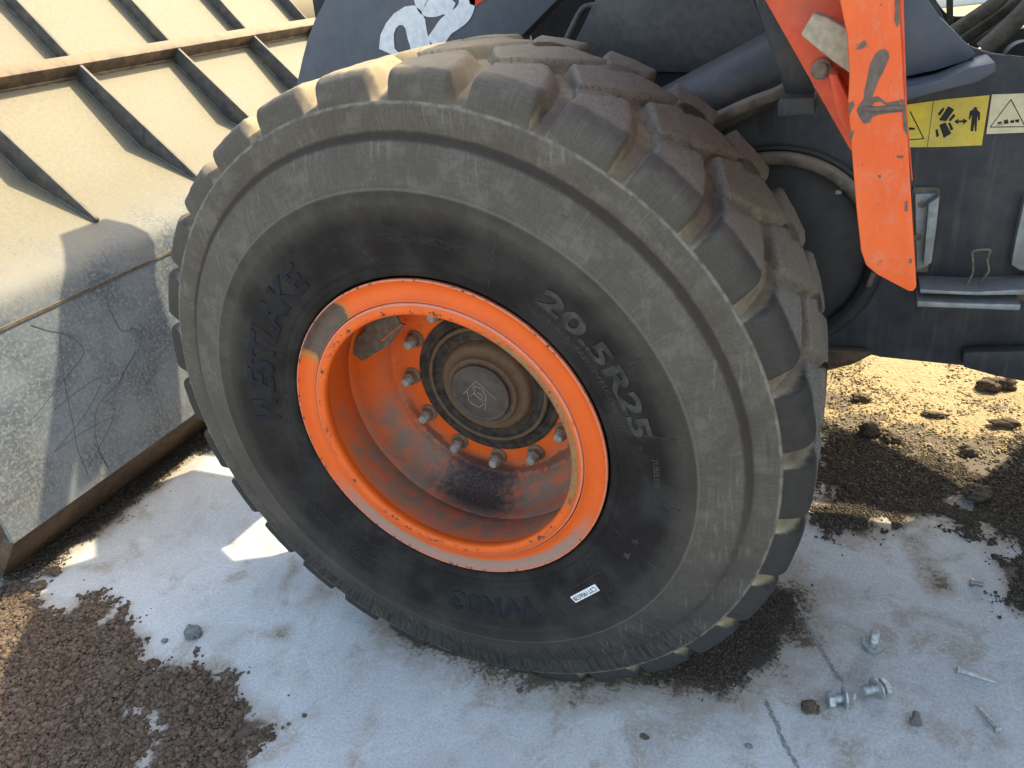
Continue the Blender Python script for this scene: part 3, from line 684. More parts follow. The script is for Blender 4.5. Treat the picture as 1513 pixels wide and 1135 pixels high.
for k in range(3):
    own = np.zeros(len(LV)); own = lug_mask(np.repeat(LTH, NS), np.tile(S_, len(LTH)), k)
    q = quads(len(LTH), lambda f: np.mean(own[list(f)]) > CUT)
    v0, f0, c0 = compact(LV, q, LC)
    me0 = None
    for i in range(30):
        deg = 4 + 12 * i; rel = (deg - 5 - 270 + 180) % 360 - 180
        if abs(rel) < 36:
            a = math.radians(deg); V = v0.copy()
            V[:, 0], V[:, 2] = v0[:, 0] * math.cos(a) - v0[:, 2] * math.sin(a), v0[:, 0] * math.sin(a) + v0[:, 2] * math.cos(a)
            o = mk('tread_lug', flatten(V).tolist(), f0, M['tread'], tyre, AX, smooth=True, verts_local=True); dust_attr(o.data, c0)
        elif me0 is None:
            o = mk('tread_lug', v0.tolist(), f0, M['tread'], tyre, AX, smooth=True, verts_local=True); dust_attr(o.data, c0); me0 = o.data
            o.rotation_euler = (0, -math.radians(deg), 0)
        else:
            o = link('tread_lug', me0, None, tyre, AX); o.rotation_euler = (0, -math.radians(deg), 0)

# ---- moulded writing on the sidewall
def text_mesh(body, extrude=.5, bold=0.0, shear=0.0):
    cu = bpy.data.curves.new('t', 'FONT'); cu.body = body; cu.size = 1; cu.extrude = extrude; cu.offset = bold; cu.shear = shear; cu.resolution_u = 3
    ob = bpy.data.objects.new('t', cu); COL.objects.link(ob)
    dg = bpy.context.evaluated_depsgraph_get(); me = bpy.data.meshes.new_from_object(ob.evaluated_get(dg))
    bpy.data.objects.remove(ob); bpy.data.curves.remove(cu)
    V = np.array([v.co[:] for v in me.vertices]); F = [tuple(p.vertices) for p in me.polygons]; bpy.data.meshes.remove(me)
    return V, F
def arc_text(name, body, r0, h, a0, a1, mat, parent, proud=.0018, bold=.02, shear=0.0, ys=None, origin=AX):
    V, F = text_mesh(body, .5, bold, shear)
    x0, x1 = V[:, 0].min(), V[:, 0].max(); y0, y1 = V[:, 1].min(), V[:, 1].max()
    u = (V[:, 0] - x0) / (x1 - x0); v = (V[:, 1] - y0) / (y1 - y0)
    A = np.radians(a0 + (a1 - a0) * u); r = r0 + h * v
    yb = np.array([ysurf(q) for q in r]) if ys is None else np.full(len(r), ys)
    y = np.where(V[:, 2] > 0, yb - proud, yb + .002)
    return mk(name, np.c_[r * np.cos(A), y, r * np.sin(A)].tolist(), F, mat, parent, origin, verts_local=True)
arc_text('maker_lettering', 'WESTLAKE', .418, .059, 178.6, 119.6, M['letter'], tyre, .0026, .035, .28)
arc_text('size_lettering', '20.5R25', .437, .044, 51.2, 10.8, M['letter_dusty'], tyre, .0022, .030)
arc_text('small_lettering', 'ENGINEERED IN EUROPE', .4135, .0145, 46.5, 17.0, M['ridge'], tyre, .0009, .01)
arc_text('pattern_lettering', 'WR03', .428, .049, -66.5, -97, M['letter'], tyre, .0024, .03, .1)
arc_text('small_lettering', 'TUBELESS', .468, .0115, 5.2, -2.6, M['ridge'], tyre, .0009, .01)
# moulded ticks, rings, stars, frame round the label
def strip_geo(pts, wdt, proud):
    """raised rib along (r, deg) points on the sidewall"""
    V = []; F = []
    P = [Vector((r * math.cos(math.radians(a)), 0, r * math.sin(math.radians(a)))) for r, a in pts]
    for i, p in enumerate(P):
        t = (P[min(i + 1, len(P) - 1)] - P[max(i - 1, 0)]).normalized(); n = Vector((-t.z, 0, t.x)) * wdt / 2
        yb = ysurf(p.length)
        for q, dy in ((p + n, .0005), (p + n * .6, -proud), (p - n * .6, -proud), (p - n, .0005)): V.append((q.x, yb + dy, q.z))
    for i in range(len(P) - 1):
        for k in range(3): F.append((i * 4 + k, i * 4 + k + 1, i * 4 + k + 5, i * 4 + k + 4))
    return V, F
def ribs(name, lines, wdt, proud, mat, parent):
    V = []; F = []
    for L in lines:
        L2 = []
        for (r0, a0), (r1, a1) in zip(L[:-1], L[1:]):
            n = max(2, int(abs(a1 - a0) / 1.5) + 2)
            for k in range(n): L2.append((r0 + (r1 - r0) * k / n, a0 + (a1 - a0) * k / n))
        L2.append(L[-1]); v, f = strip_geo(L2, wdt, proud); o = len(V); V += v; F += [tuple(i + o for i in q) for q in f]
    return mk(name, V, F, mat, parent, AX, verts_local=True)
TICKS = [((.4846, -7.0), (.5212, -7.3)), ((.4836, -25.1), (.522, -25.3)), ((.4876, -42.8), (.5158, -43.0)), ((.419, -5.6), (.4353, -5.9)), ((.3985, -22.6), (.4317, -23.5)), ((.393, -40.1), (.4252, -41.2)),
         ((.4066, 151.3), (.386, 150.8)), ((.407, 132.5), (.3902, 131.8)), ((.400, 169.2), (.382, 168.0)), ((.402, -172.9), (.38, -173.3)), ((.402, -153.8), (.384, -154.3)), ((.5098, -153.4), (.4842, -153.4)),
         ((.4937, 46.3), (.5206, 46.2)), ((.4895, 28.6), (.5204, 28.6)), ((.4032, 12.4), (.5198, 10.2)), ((.4118, 47.0), (.4413, 46.1)), ((.395, 64), (.515, 64.6)), ((.47, 99.2), (.4013, 97.3)), ((.5105, -135.0), (.4794, -135.2))]
for tk in TICKS: ribs('moulded_tick', [tk], .0022, .0013, M['ridge'], tyre)
def star(rc, ac, R):
    c = pol(rc, ac); pts = []
    for k in range(10):
        q = math.radians(90 + 36 * k + ac - 80); rr = R if k % 2 == 0 else R * .42
        pts.append(c + Vector((math.cos(q), 0, math.sin(q))) * rr)
    V = [(p.x, ysurf(rc) - .0004, p.z) for p in pts] + [(c.x, ysurf(rc) - .004, c.z)]
    return V, [(i, (i + 1) % 10, 10) for i in range(10)]
for ac in (-21.6, -27.4):
    V, F = star(.4562, ac, .0125); mk('moulded_star', V, F, M['letter_dusty'], tyre, AX, verts_local=True)
fr = [(.4335, -56.6), (.4335, -40.5), (.437, -39.4), (.474, -39.4), (.4775, -40.6), (.4775, -56.4), (.474, -57.2), (.437, -57.2), (.4335, -56.6)]
ribs('label_frame', [fr], .0016, .001, M['ridge'], tyre)
def surf_rect(r0, r1, a0, a1, dy):
    V = [];
    for a in np.linspace(a0, a1, 8):
        for r in (r0, r1): q = pol(r, a); V.append((q.x, ysurf(r) - dy, q.z))
    return V, [(2 * i, 2 * i + 1, 2 * i + 3, 2 * i + 2) for i in range(7)]
def flat_rect(rc, ac, w_, h_, dy, rot=0.0):
    c = pol(rc, ac); er = pol(1, ac + rot); et = pol(1, ac + rot - 90)
    y = ysurf(rc) - dy; V = []
    for dz in (0, .003):
        for a, b in ((-1, -1), (1, -1), (1, 1), (-1, 1)):
            p = c + et * a * w_ / 2 + er * b * h_ / 2; V.append((p.x, y + dz, p.z))
    return V, [(0, 1, 2, 3), (7, 6, 5, 4), (0, 4, 5, 1), (1, 5, 6, 2), (2, 6, 7, 3), (3, 7, 4, 0)]
V, F = flat_rect(.4555, -48.3, .079, .0175, .0025)
lab = mk('serial_label', V, F, M['label'], tyre, AX, verts_local=True, label='small white serial label low on the sidewall')
def flat_text(name, body, rc, ac, w_, h_, mat, parent, dy, bold=0.0):
    V, F = text_mesh(body, .5, bold)
    u = (V[:, 0] - V[:, 0].min()) / np.ptp(V[:, 0]) - .5; v = (V[:, 1] - V[:, 1].min()) / np.ptp(V[:, 1]) - .5
    c = pol(rc, ac); er = pol(1, ac); et = pol(1, ac - 90)
    y = ysurf(rc) - dy
    P = [c + et * a * w_ + er * b * h_ for a, b in zip(u, v)]
    return mk(name, [(p.x, y - (.0004 if z > 0 else -.0006), p.z) for p, z in zip(P, V[:, 2])], F, mat, parent, AX, verts_local=True)
flat_text('serial_lettering', 'C3T1906528', .4555, -48.3, .072, .0115, M['ink'], tyre, .0027, .004)
# block of tiny moulded safety text: rows of fine broken ridges
rr = random.Random(4)
tiny = []
for q, r in enumerate((.4690, .4655, .4620, .4585, .4550)):
    a = 92.5 - q * .2
    while a > 71 + q * 1.0:
        da = rr.uniform(.25, .9); tiny.append([(r, a), (r, a - da)]); a -= da + rr.uniform(.12, .3)
ribs('tiny_moulded_text', tiny, .0014, .0008, M['ridge'], tyre)['kind'] = 'stuff'
tiny = []
for r, a, b in ((.452, -150, -118), (.470, -148, -125), (.480, -139, -116), (.418, -144, -112), (.462, -151, -128)):
    while a < b:
        da = rr.uniform(.3, .9); tiny.append([(r + rr.uniform(-.003, .003), a), (r + rr.uniform(-.003, .003), a + da)]); a += da + rr.uniform(.1, .5)
ribs('tiny_moulded_text', tiny, .0016, .0009, M['ridge'], tyre)['kind'] = 'stuff'
# moulded outline emblem (a running cat shape)
cat = [(.447, -178), (.441, -176.5), (.447, -175), (.441, -173.6), (.433, -173.2), (.428, -174.4), (.421, -173.8), (.425, -175.4), (.433, -176.6), (.436, -178.4), (.429, -179.2), (.437, -180.2), (.447, -179.4), (.453, -180), (.459, -178.6), (.455, -176.9), (.447, -178)]
cat2 = [(.45, -176.2), (.458, -175.4), (.462, -176.4), (.456, -177)]; cat3 = [(.455, -173.8), (.462, -172.6), (.459, -171.2), (.453, -172), (.455, -173.8)]
ribs('moulded_emblem', [cat, cat2, cat3], .0016, .0011, M['ridge'], tyre)
dots = []
for r, a in [(.449, 7.6), (.463, -9.6), (.49, -64.5), (.5, 100), (.455, 106), (.485, 150.5), (.43, 167), (.50, -165), (.468, -157), (.474, -160)]:
    dots.append([(r + .003, a), (r, a + .4), (r - .003, a), (r, a - .4), (r + .003, a)])
ribs('moulded_mark', dots, .0013, .0011, M['ridge'], tyre)

# ---- rim
RIMP = [(.345, .055), (.352, .030), (.3625, .016), (.3680, .0095), (.3695, .004), (.3685, .0004), (.3660, -.0008), (.3635, .0012), (.358, .0065), (.348, .0105), (.336, .0100), (.3270, .0070), (.3225, .0030), (.3208, .0030), (.3203, .012), (.3203, .03)]
rim = lathe('rim', RIMP, M['rim'], ROOT, 220)
tag(rim, label='orange painted steel rim with dust and chipped edges')
LOCK = [(.3190, .03), (.3190, .006), (.3178, .0015), (.3155, .0005), (.3135, -.0012), (.3120, -.0022), (.3060, -.0030), (.2985, -.0022), (.2950, -.0002), (.2932, .0035), (.2932, .0125), (.2955, .0170), (.2990, .026)]
lathe('lock_ring', LOCK, M['rim'], rim, 220)
BARREL = [(.2985, .024), (.3015, .050), (.3060, .075), (.3130, .105), (.3205, .1345), (.3222, .1372), (.3226, .1400), (.3218, .1425), (.3200, .1455), (.3180, .165), (.3110, .186), (.2980, .207), (.2850, .222), (.2740, .2335), (.2690, .2415), (.2650, .2475), (.2590, .2500), (.2000, .2500), (.1750, .2500)]
lathe('rim_barrel', BARREL, M['rim'], rim, 220)
def nut_mesh():
    bm = bmesh.new()
    def cylr(r0, r1, y0, y1, seg):
        a = [bm.verts.new((r0 * math.cos(2 * PI * k / seg), y0, r0 * math.sin(2 * PI * k / seg))) for k in range(seg)]
        b = [bm.verts.new((r1 * math.cos(2 * PI * k / seg), y1, r1 * math.sin(2 * PI * k / seg))) for k in range(seg)]
        for k in range(seg): bm.faces.new((a[k], a[(k + 1) % seg], b[(k + 1) % seg], b[k]))
        bm.faces.new(b); return a, b
    cylr(.0185, .0185, 0, -.003, 24); cylr(.0185, .0165, -.003, -.0065, 24)      # conical washer
    cylr(.0148, .0148, -.0065, -.0195, 6); cylr(.0148, .0128, -.0195, -.0220, 6)
    bmesh.ops.recalc_face_normals(bm, faces=bm.faces); me = bpy.data.meshes.new('wheel_nut'); bm.to_mesh(me); bm.free(); me.materials.append(M['nut']); return me
def stud_mesh():
    bm = bmesh.new(); prof = [(.0092, -.020)]
    for k in range(5): prof += [(.0092, -.0215 - k * .0022), (.0082, -.0226 - k * .0022)]
    prof += [(.0090, -.0335), (.0070, -.0355), (0.0001, -.0358)]
    V, F = lathe_geo(prof, 18); me = bpy.data.meshes.new('wheel_stud'); me.from_pydata(V, [], F); me.materials.append(M['stud']); return me
nme, sme = nut_mesh(), stud_mesh()
for k in range(12):
    q = pol(.2118, 148.4 + 30 * k, .250) + Vector(AX); rot = rr.uniform(0, 6)
    o = link('wheel_nut', nme, None, rim, q); o.rotation_euler.y = rot; o.scale = (1.22, 1.22, 1.22)
    o = link('wheel_stud', sme, None, rim, q, smooth=False); o.scale = (1.22, 1.22, 1.22)
# two folded plates bolted inside the barrel at upper left
k_ = lambda *a: list(a)
prism('balance_plate', [(-0.319,0.824),(-0.277,0.793),(-0.192,0.838),(-0.134,0.896),(-0.198,0.91)], .150, .157, M['rim'], rim, .002)
prism('balance_plate', [(-0.321,0.824),(-0.279,0.786),(-0.196,0.833),(-0.136,0.892),(-0.202,0.908)], .1585, .1640, M['rim'], rim, .001)
prism('balance_plate', [(-0.245,0.883),(-0.206,0.85),(-0.138,0.897),(-0.147,0.921),(-0.208,0.915)], .1475, .1490, M['rim'], rim, .001)
prism('balance_plate', [(-0.242,0.887),(-0.202,0.856),(-0.136,0.901),(-0.143,0.924),(-0.204,0.918)], .139, .146, M['rim'], rim, .002)
for o in bpy.data.objects:
    if o.name in ('balance_plate', 'balance_plate.003'):
        o.data.materials.clear(); o.data.materials.append(M['plate'])
# ---- hub
HUB = [(.1868, .2499), (.1868, .2452), (.1850, .2440), (.1750, .2436), (.1735, .2446), (.1720, .2436), (.1610, .2432), (.1590, .2405), (.1560, .2362), (.1500, .2345), (.1460, .2365), (.1420, .2430), (.1300, .2445), (.1210, .2420), (.1160, .2330), (.1120, .2265), (.1050, .2235), (.0960, .2215), (.0910, .2150), (.0880, .2085), (.0800, .2055), (.0760, .2050), (.0752, .2040)]
hub = lathe('hub', HUB, M['hub'], ROOT, 120)
CAP = [(.0752, .2045), (.0752, .1985), (.0735, .1968), (.0690, .1966), (.0675, .1978), (.0655, .1978), (.0640, .1968), (.02, .1962), (.0001, .1962)]
capo = lathe('hub_cap', CAP, M['cap'], hub, 80)
def engr(lines, wdt, y):
    V = []; F = []
    for L in lines:
        P = [Vector((p[0], 0, p[1])) for p in L]
        for i in range(len(P) - 1):
            t = (P[i + 1] - P[i]).normalized(); n = Vector((-t.z, 0, t.x)) * wdt / 2; o = len(V)
            for q in (P[i] + n, P[i] - n, P[i + 1] - n, P[i + 1] + n): V.append((q.x, y, q.z))
            for q in (P[i] + n, P[i] - n, P[i + 1] - n, P[i + 1] + n): V.append((q.x, y + .0012, q.z))
            F += [(o, o + 1, o + 2, o + 3), (o, o + 4, o + 5, o + 1), (o + 1, o + 5, o + 6, o + 2), (o + 2, o + 6, o + 7, o + 3), (o + 3, o + 7, o + 4, o)]
    return V, F
Z_ = WH
em = [[(-0.044,0.697),(-0.003,0.737),(0.041,0.692)], [(-0.031,0.709),(-0.032,0.685),(-0.023,0.672),(-0.007,0.665),(0.012,0.678),(0.017,0.699)], [(-0.018,0.71),(-0.011,0.724),(0.009,0.717),(0.017,0.699)], [(-0.027,0.693),(-0.014,0.703),(0.007,0.681)], [(-0.005,0.706),(0.007,0.7),(0.005,0.688)], [(0.013,0.674),(0.007,0.659)], [(-0.007,0.724),(-0.013,0.702)]]
V, F = engr([[(a, b - Z_) for a, b in L] for L in em], .0012, .1952)
mk('cap_emblem', V, F, M['engrave'], hub, AX, verts_local=True)

# ---- bucket
PROF = [(-1.772, .004), (-1.567, .204), (-1.499, .847), (-1.497, .90), (-1.51, .938), (-1.545, .975), (-1.602, 1.012), (-1.73, 1.089), (-1.859, 1.166), (-2.076, 1.444), (-2.42, 1.884)]
YB0, YB1 = -.155, 2.70
def offs(pr, d):
    out = []
    for i in range(len(pr)):
        a, b = Vector(pr[max(i - 1, 0)]), Vector(pr[min(i + 1, len(pr) - 1)]); t = (b - a).normalized(); out.append((pr[i][0] - t.y * -d * -1, pr[i][1] + t.x * d))
    return out
bucket = prism('bucket', PROF[1:] + [(x - .022, z) for x, z in PROF[:0:-1]], YB0, YB1, M['bucket'], ROOT, 0)
bucket.data.polygons.foreach_set('use_smooth', [True] * len(bucket.data.polygons)); soft(bucket, 28)
tag(bucket, label='steel loader bucket tipped onto its edge, dusty above and grey below')
prism('cutting_edge', [(-1.772, .004), (-1.5705, .2005), (-1.5885, .206), (-1.62, .21), (-1.83, .004)], YB0 - .001, YB1 + .001, M['rust'], bucket, .004)
prism('side_plate', [(p[0] - .03, p[1] - .0) for p in PROF[1:]] + [(-2.85, 1.70), (-2.7, .55), (-1.83, .02), (-1.80, .02)], YB0 + .012, YB0 + .034, M['rust'], bucket, .002)
prism('side_plate', [(p[0] - .03, p[1] - .0) for p in PROF[1:]] + [(-2.85, 1.70), (-2.7, .55), (-1.83, .02), (-1.80, .02)], YB1 - .034, YB1 - .012, M['rust'], bucket, .002)
Nn = Vector((.788, .616)); Dn = Vector((.616, -.788)); HB = .073
bb = Vector((-2.076, 1.444)); bt = bb - Dn * .046
bar = prism('cross_bar', [tuple(bb), tuple(bb + Nn * HB), tuple(bt + Nn * HB), tuple(bt)], YB0 + .02, YB1 - .02, M['barsteel'], bucket, .004)
tipp = Vector((-1.475, 1.041)); rtop = bb + Nn * (HB - .004) + Dn * .0005
top2 = Vector((-2.42, 1.884))
for yk in (.07, .575, 1.075, 1.59, 2.10, 2.60):
    prism('lower_rib', [(-1.602, 1.008), (-1.73, 1.084), (-1.862, 1.162), tuple(bb - Nn * .004 + Dn * .001), tuple(rtop), (-1.590, 1.021)], yk, yk + .013, M['ribsteel'], bucket, .0015)
    prism('upper_rib', [tuple(bt - Nn * .004), tuple(bt + Nn * .062), tuple(top2 + Nn * .062), tuple(top2 - Nn * .004)], yk, yk + .013, M['ribsteel'], bucket, .0015)
def weld(pts, y, seed, rad=.0065):
    q = random.Random(seed); P = []
    for (a, b), (c, d) in zip(pts[:-1], pts[1:]):
        n = max(3, int(math.hypot(c - a, d - b) / .02))
        for k in range(n): P.append((a + (c - a) * k / n, y, b + (d - b) * k / n))
    return tube_geo(P, [rad * q.uniform(.6, 1.35) for _ in P], 7)
for n_, yk in enumerate((.07, .575, 1.075, 1.59, 2.10, 2.60)):
    V, F = weld([(-1.602, 1.012), (-1.73, 1.089), (-1.859, 1.166), (-2.070, 1.437)], yk - .001, n_); mk('weld_bead', V, F, M['ribsteel'], bucket, smooth=True)
    V, F = weld([tuple(bt), tuple(top2)], yk - .001, n_ + 9); mk('weld_bead', V, F, M['ribsteel'], bucket, smooth=True)
P_ = [(bb.x + .001, YB0 + .03 + k * .02, bb.y) for k in range(int((YB1 - YB0 - .06) / .02))]
q_ = random.Random(3); V, F = tube_geo(P_, [.007 * q_.uniform(.6, 1.3) for _ in P_], 7); mk('weld_bead', V, F, M['barsteel'], bucket, smooth=True)
# open seam with packed dirt between floor plate and back
sd = Vector((-1.499, .847))
fd = (Vector(PROF[2]) - Vector(PROF[1])).normalized(); fnrm = Vector((fd.y, -fd.x))
prism('seam', [tuple(sd + fnrm * .003 + fd * .005), tuple(sd + fnrm * .003 - fd * .005), tuple(sd - fnrm * .01 - fd * .005), tuple(sd - fnrm * .01 + fd * .005)], YB0 + .001, YB1 - .001, M['hose'], bucket, 0)
def scratch(pts):
    P = smooth_path(pts, 6); P = [p + Vector((fnrm.x, 0, fnrm.y)) * .0006 for p in P]
    V, F = tube_geo(P, .00065, 5); return V, F
SCR = [[(-1.5017,0.1618,0.8217),(-1.5058,0.2042,0.783),(-1.5104,0.2601,0.7392),(-1.5166,0.2931,0.6807),(-1.5204,0.2734,0.6451),(-1.5239,0.1948,0.6111),(-1.5294,0.087,0.5594),(-1.532,0.0318,0.5353),(-1.5316,0.0785,0.5391)], [(-1.5091,0.235,0.7514),(-1.5192,0.2056,0.6557),(-1.5312,0.1795,0.5425),(-1.5402,0.1657,0.4578),(-1.5504,0.1449,0.3612),(-1.561,0.1451,0.2606)], [(-1.5043,0.4292,0.7973),(-1.5176,0.4446,0.6707),(-1.5197,0.4966,0.6512),(-1.523,0.5215,0.6204),(-1.5279,0.4882,0.5741),(-1.5323,0.4111,0.532),(-1.5385,0.3436,0.473),(-1.5404,0.2793,0.4557)],
       [(-1.5322,0.1251,0.5335),(-1.5307,0.1942,0.5469),(-1.5299,0.3049,0.555),(-1.5331,0.3012,0.5249),(-1.5387,0.2302,0.4718),(-1.5419,0.1696,0.4417),(-1.5459,0.0714,0.4036)], [(-1.5459,0.0714,0.4036),(-1.5453,0.1777,0.4089),(-1.5465,0.2907,0.3982),(-1.5481,0.2965,0.3832),(-1.5535,0.2299,0.3318),(-1.5586,0.1542,0.2832)], [(-1.5284,0.4709,0.5692),(-1.5357,0.3689,0.5001),(-1.5389,0.2791,0.4696),(-1.5448,0.2345,0.414),(-1.5539,0.2141,0.3281),(-1.5637,0.2205,0.2354)], [(-1.5519,0.2076,0.3469),(-1.5583,0.2117,0.2862),(-1.5653,0.2204,0.2204)]]
V = []; F = []
for L in SCR:
    v, f = scratch(L); o_ = len(V); V += v; F += [tuple(i + o_ for i in q) for q in f]
mk('scratch_mark', V, F, M['scr'], bucket)

# ---- lift arm (near one), tilt link and the writing on it
ARM = [(-.86, 1.14), (-.90, 1.22), (-.895, 1.31), (-0.854,1.367),(-0.817,1.423),(-0.782,1.471),(-0.737,1.522),(-0.686,1.566), (-.545, 1.71), (-.35, 1.86), (-.1, 1.985), (.22, 2.08), (.55, 2.10), (.75, 2.0), (.40, 1.75), (0.031,1.481),(-0.082,1.406), (-.06, 1.22), (-.12, 1.0), (-.30, .945), (-.46, 1.09), (-.60, 1.03), (-.72, 1.0)]
arm = prism('lift_arm', ARM, .90, .975, M['arm'], ROOT, .004)
tag(arm, label='blue-grey lift arm with white lettering')
prism('arm_edge_plate', [(-0.791,1.595),(-0.803,1.477),(-0.779,1.501),(-0.74,1.543),(-0.707,1.584)], .985, 1.02, M['dark'], arm, .002)
Zr = lambda L: [(x, z + WH) for x, z in L]
link_ = prism('tilt_link', Zr([(-1.0, .45), (-1.04, .8), (-1.01, 1.085), (-1.055, 1.225), (-1.09, 1.35), (-.995, 1.55), (-.79, 1.605), (-.765, 1.345), (-.725, 1.215), (-.765, 1.145), (-.815, 1.10), (-.78, .99), (-.75, .45)]), 1.385, 1.415, M['dark'], ROOT, .001)  # unseen; outline shaped so its shadow falls on the bucket back
prism('link_shade_plate', Zr([(-.75, .45), (-.78, .99), (-.62, 1.10), (-.685, 1.295), (-.765, 1.345), (-.79, 1.605), (-.74, 1.515), (-.635, 1.415), (-.50, 1.2), (-.33, 1.0), (-.305, .85), (-.383, .675), (-.45, .45)]), 1.385, 1.415, M['dark'], ROOT, .001)  # added and unseen; outline shaped to shade the ground before the tyre
prism('blocking_plate', [(-1.0, .8), (.5, .8), (.5, 1.66), (-1.0, 1.66)], 1.90, 1.93, M['dark'], ROOT, .002)  # added dark backing; hides bright ground in the gap behind the arm
prism('unseen_cab_step', [(1.98, .55), (1.98, 1.75), (2.5, 1.75), (2.5, .55)], 2.0, 2.3, M['dark'], ROOT, .02)  # unseen; added to shade the ground at the far right
def panel_text(name, body, o, ex, ez, w_, h_, y, mat, parent, bold=.03, shear=0.0, squash=0.0):
    V, F = text_mesh(body, .5, bold, shear)
    u = (V[:, 0] - V[:, 0].min()) / np.ptp(V[:, 0]); v = (V[:, 1] - V[:, 1].min()) / np.ptp(V[:, 1])
    P = [(o[0] + ex[0] * a * w_ + ez[0] * b * h_, y - (.0015 if z > 0 else -.001), o[1] + ex[1] * a * w_ + ez[1] * b * h_) for a, b, z in zip(u, v, V[:, 2])]
    return mk(name, P, F, mat, parent)
# 'O' outline ring and 'S' stroke built as flat lettering along the arm
def ring_band(name, pts_o, pts_i, y, mat, parent):
    n = len(pts_o); V = [(p[0], y, p[1]) for p in pts_o] + [(p[0], y, p[1]) for p in pts_i]
    V += [(p[0], y + .003, p[1]) for p in pts_o]
    F = [(i, (i + 1) % n, n + (i + 1) % n, n + i) for i in range(n)] + [(2 * n + i, 2 * n + (i + 1) % n, (i + 1) % n, i) for i in range(n)]
    return mk(name, V, F, mat, parent)
def ellipse(c, a, b, rot, n=28):
    return [(c[0] + a * math.cos(t) * math.cos(rot) - b * math.sin(t) * math.sin(rot), c[1] + a * math.cos(t) * math.sin(rot) + b * math.sin(t) * math.cos(rot)) for t in [2 * PI * k / n for k in range(n)]]
LO = [(-0.534,1.42),(-0.52,1.455),(-0.494,1.483),(-0.461,1.505),(-0.422,1.518),(-0.391,1.518),(-0.373,1.502),(-0.365,1.477),(-0.366,1.451),(-0.363,1.425),(-0.358,1.389),(-0.451,1.38)]
LI = [(-0.481,1.415),(-0.478,1.437),(-0.474,1.454),(-0.464,1.467),(-0.451,1.474),(-0.44,1.473),(-0.433,1.464),(-0.432,1.45),(-0.432,1.437),(-0.429,1.421),(-0.428,1.396),(-0.457,1.391)]
ring_band('white_letter', LO, LI, .8975, M['white'], arm)
def stroke(name, pts, w0, y, mat, parent, n=10):
    P = [Vector((p[0], p[1])) for p in pts]; P = [Vector((q.x, q.y)) for q in smooth_path([(p.x, p.y, 0) for p in P], n)]
    V = []; F = []
    for i, p in enumerate(P):
        t = (P[min(i + 1, len(P) - 1)] - P[max(i - 1, 0)]).normalized(); nn = Vector((-t.y, t.x)) * w0 / 2
        for q in (p + nn, p - nn): V.append((q.x, y, q.y))
    for i in range(len(P) - 1): F.append((2 * i, 2 * i + 1, 2 * i + 3, 2 * i + 2))
    return mk(name, V, F, mat, parent)
stroke('white_letter', [(-0.276,1.491),(-0.298,1.507),(-0.333,1.504),(-0.36,1.511),(-0.365,1.538),(-0.338,1.561)], .044, .8975, M['white'], arm)
stroke('white_letter', [(-0.223,1.531),(-0.228,1.502),(-0.244,1.481),(-0.272,1.467),(-0.3,1.456),(-0.326,1.435),(-0.353,1.413)], .048, .8965, M['white'], arm)
mk('red_mark', [(p[0], .8965, p[1]) for p in [(-0.219,1.501),(-0.204,1.494),(-0.182,1.503),(-0.161,1.51),(-0.141,1.534),(-0.2,1.541),(-0.205,1.516),(-0.22,1.511)]], [tuple(range(8))], M['redmark'], arm)
for a_, b_ in (((700, 55), (760, 0)),): pass

# ---- front frame: towers, cylinder, cross tube
TOWER = [(0.112,1.389),(0.171,1.472), (.15, 1.84), (.53, 2.42), (.80, 2.50), (1.15, 2.6), (1.2, 2.1), (.98, 1.8), (.86, 1.60), (.74, 1.2), (.78, .62), (.2, .56), (-.1, .62), (-.05, 1.1)]
frame = prism('front_frame', TOWER, .785, .815, M['dark'], ROOT, .003)
for p_ in frame.data.polygons: pass
tow = prism('tower_plate', [(0.112,1.387),(0.173,1.475),(0.53,1.433),(0.573,1.33),(0.59,1.271),(0.294,1.303),(0.192,1.305), ], .772, .784, M['tower'], frame, .002)
prism('far_frame_plate', [(-.3, .62), (.995, .51), (1.30, .70), (1.61, .93), (1.9, 1.15), (1.4, 1.10), (.98, 1.10), (.88, 1.4), (.95, 2.2), (.545, 2.3), (-.05, 1.2)], 1.70, 1.73, M['dark'], frame, .003)  # unseen; lower outline shaped to place the shadow edge on the soil
prism('blocking_plate', [(.80, .62), (1.55, .62), (1.55, 1.12), (.80, 1.12)], 1.25, 1.28, M['dark'], frame, .002)  # added, unseen; stops sun leaking onto the ground right of the tyre
prism('frame_floor', [(-.2, .72), (.7, .72), (.7, .76), (-.2, .76)], .82, 1.69, M['dark'], frame, .003)
# curved grab loop between arm and tower
tube('hose', [(p[0], .84, p[1]) for p in [(0.056,1.373),(0.084,1.414),(0.11,1.448),(0.129,1.458),(0.146,1.453),(0.148,1.435),(0.131,1.404),(0.107,1.368)]], .009, M['cyl'], frame)
# big hydraulic cylinder with its pipe
def cylinder_between(name, a, b, r, mat, parent, seg=40, caps=True):
    V, F = tube_geo([a, Vector(a) + (Vector(b) - Vector(a)) * .004, Vector(a) + (Vector(b) - Vector(a)) * .996, b], [r * .97, r, r, r * .97], seg)
    return soft(mk(name, V, F, mat, parent), 40)
ca = (0.636,1.316); cb = (0.202,1.138)
cyl_ = cylinder_between('hydraulic_cylinder', (ca[0], .70, ca[1]), (cb[0], .70, cb[1]), .075, M['cyl'], ROOT)
tube('cylinder_pipe', [(p[0], .60, p[1]) for p in [(0.638,1.279),(0.606,1.259),(0.552,1.243),(0.482,1.217),(0.393,1.182)]], .0135, M['hose'], cyl_)

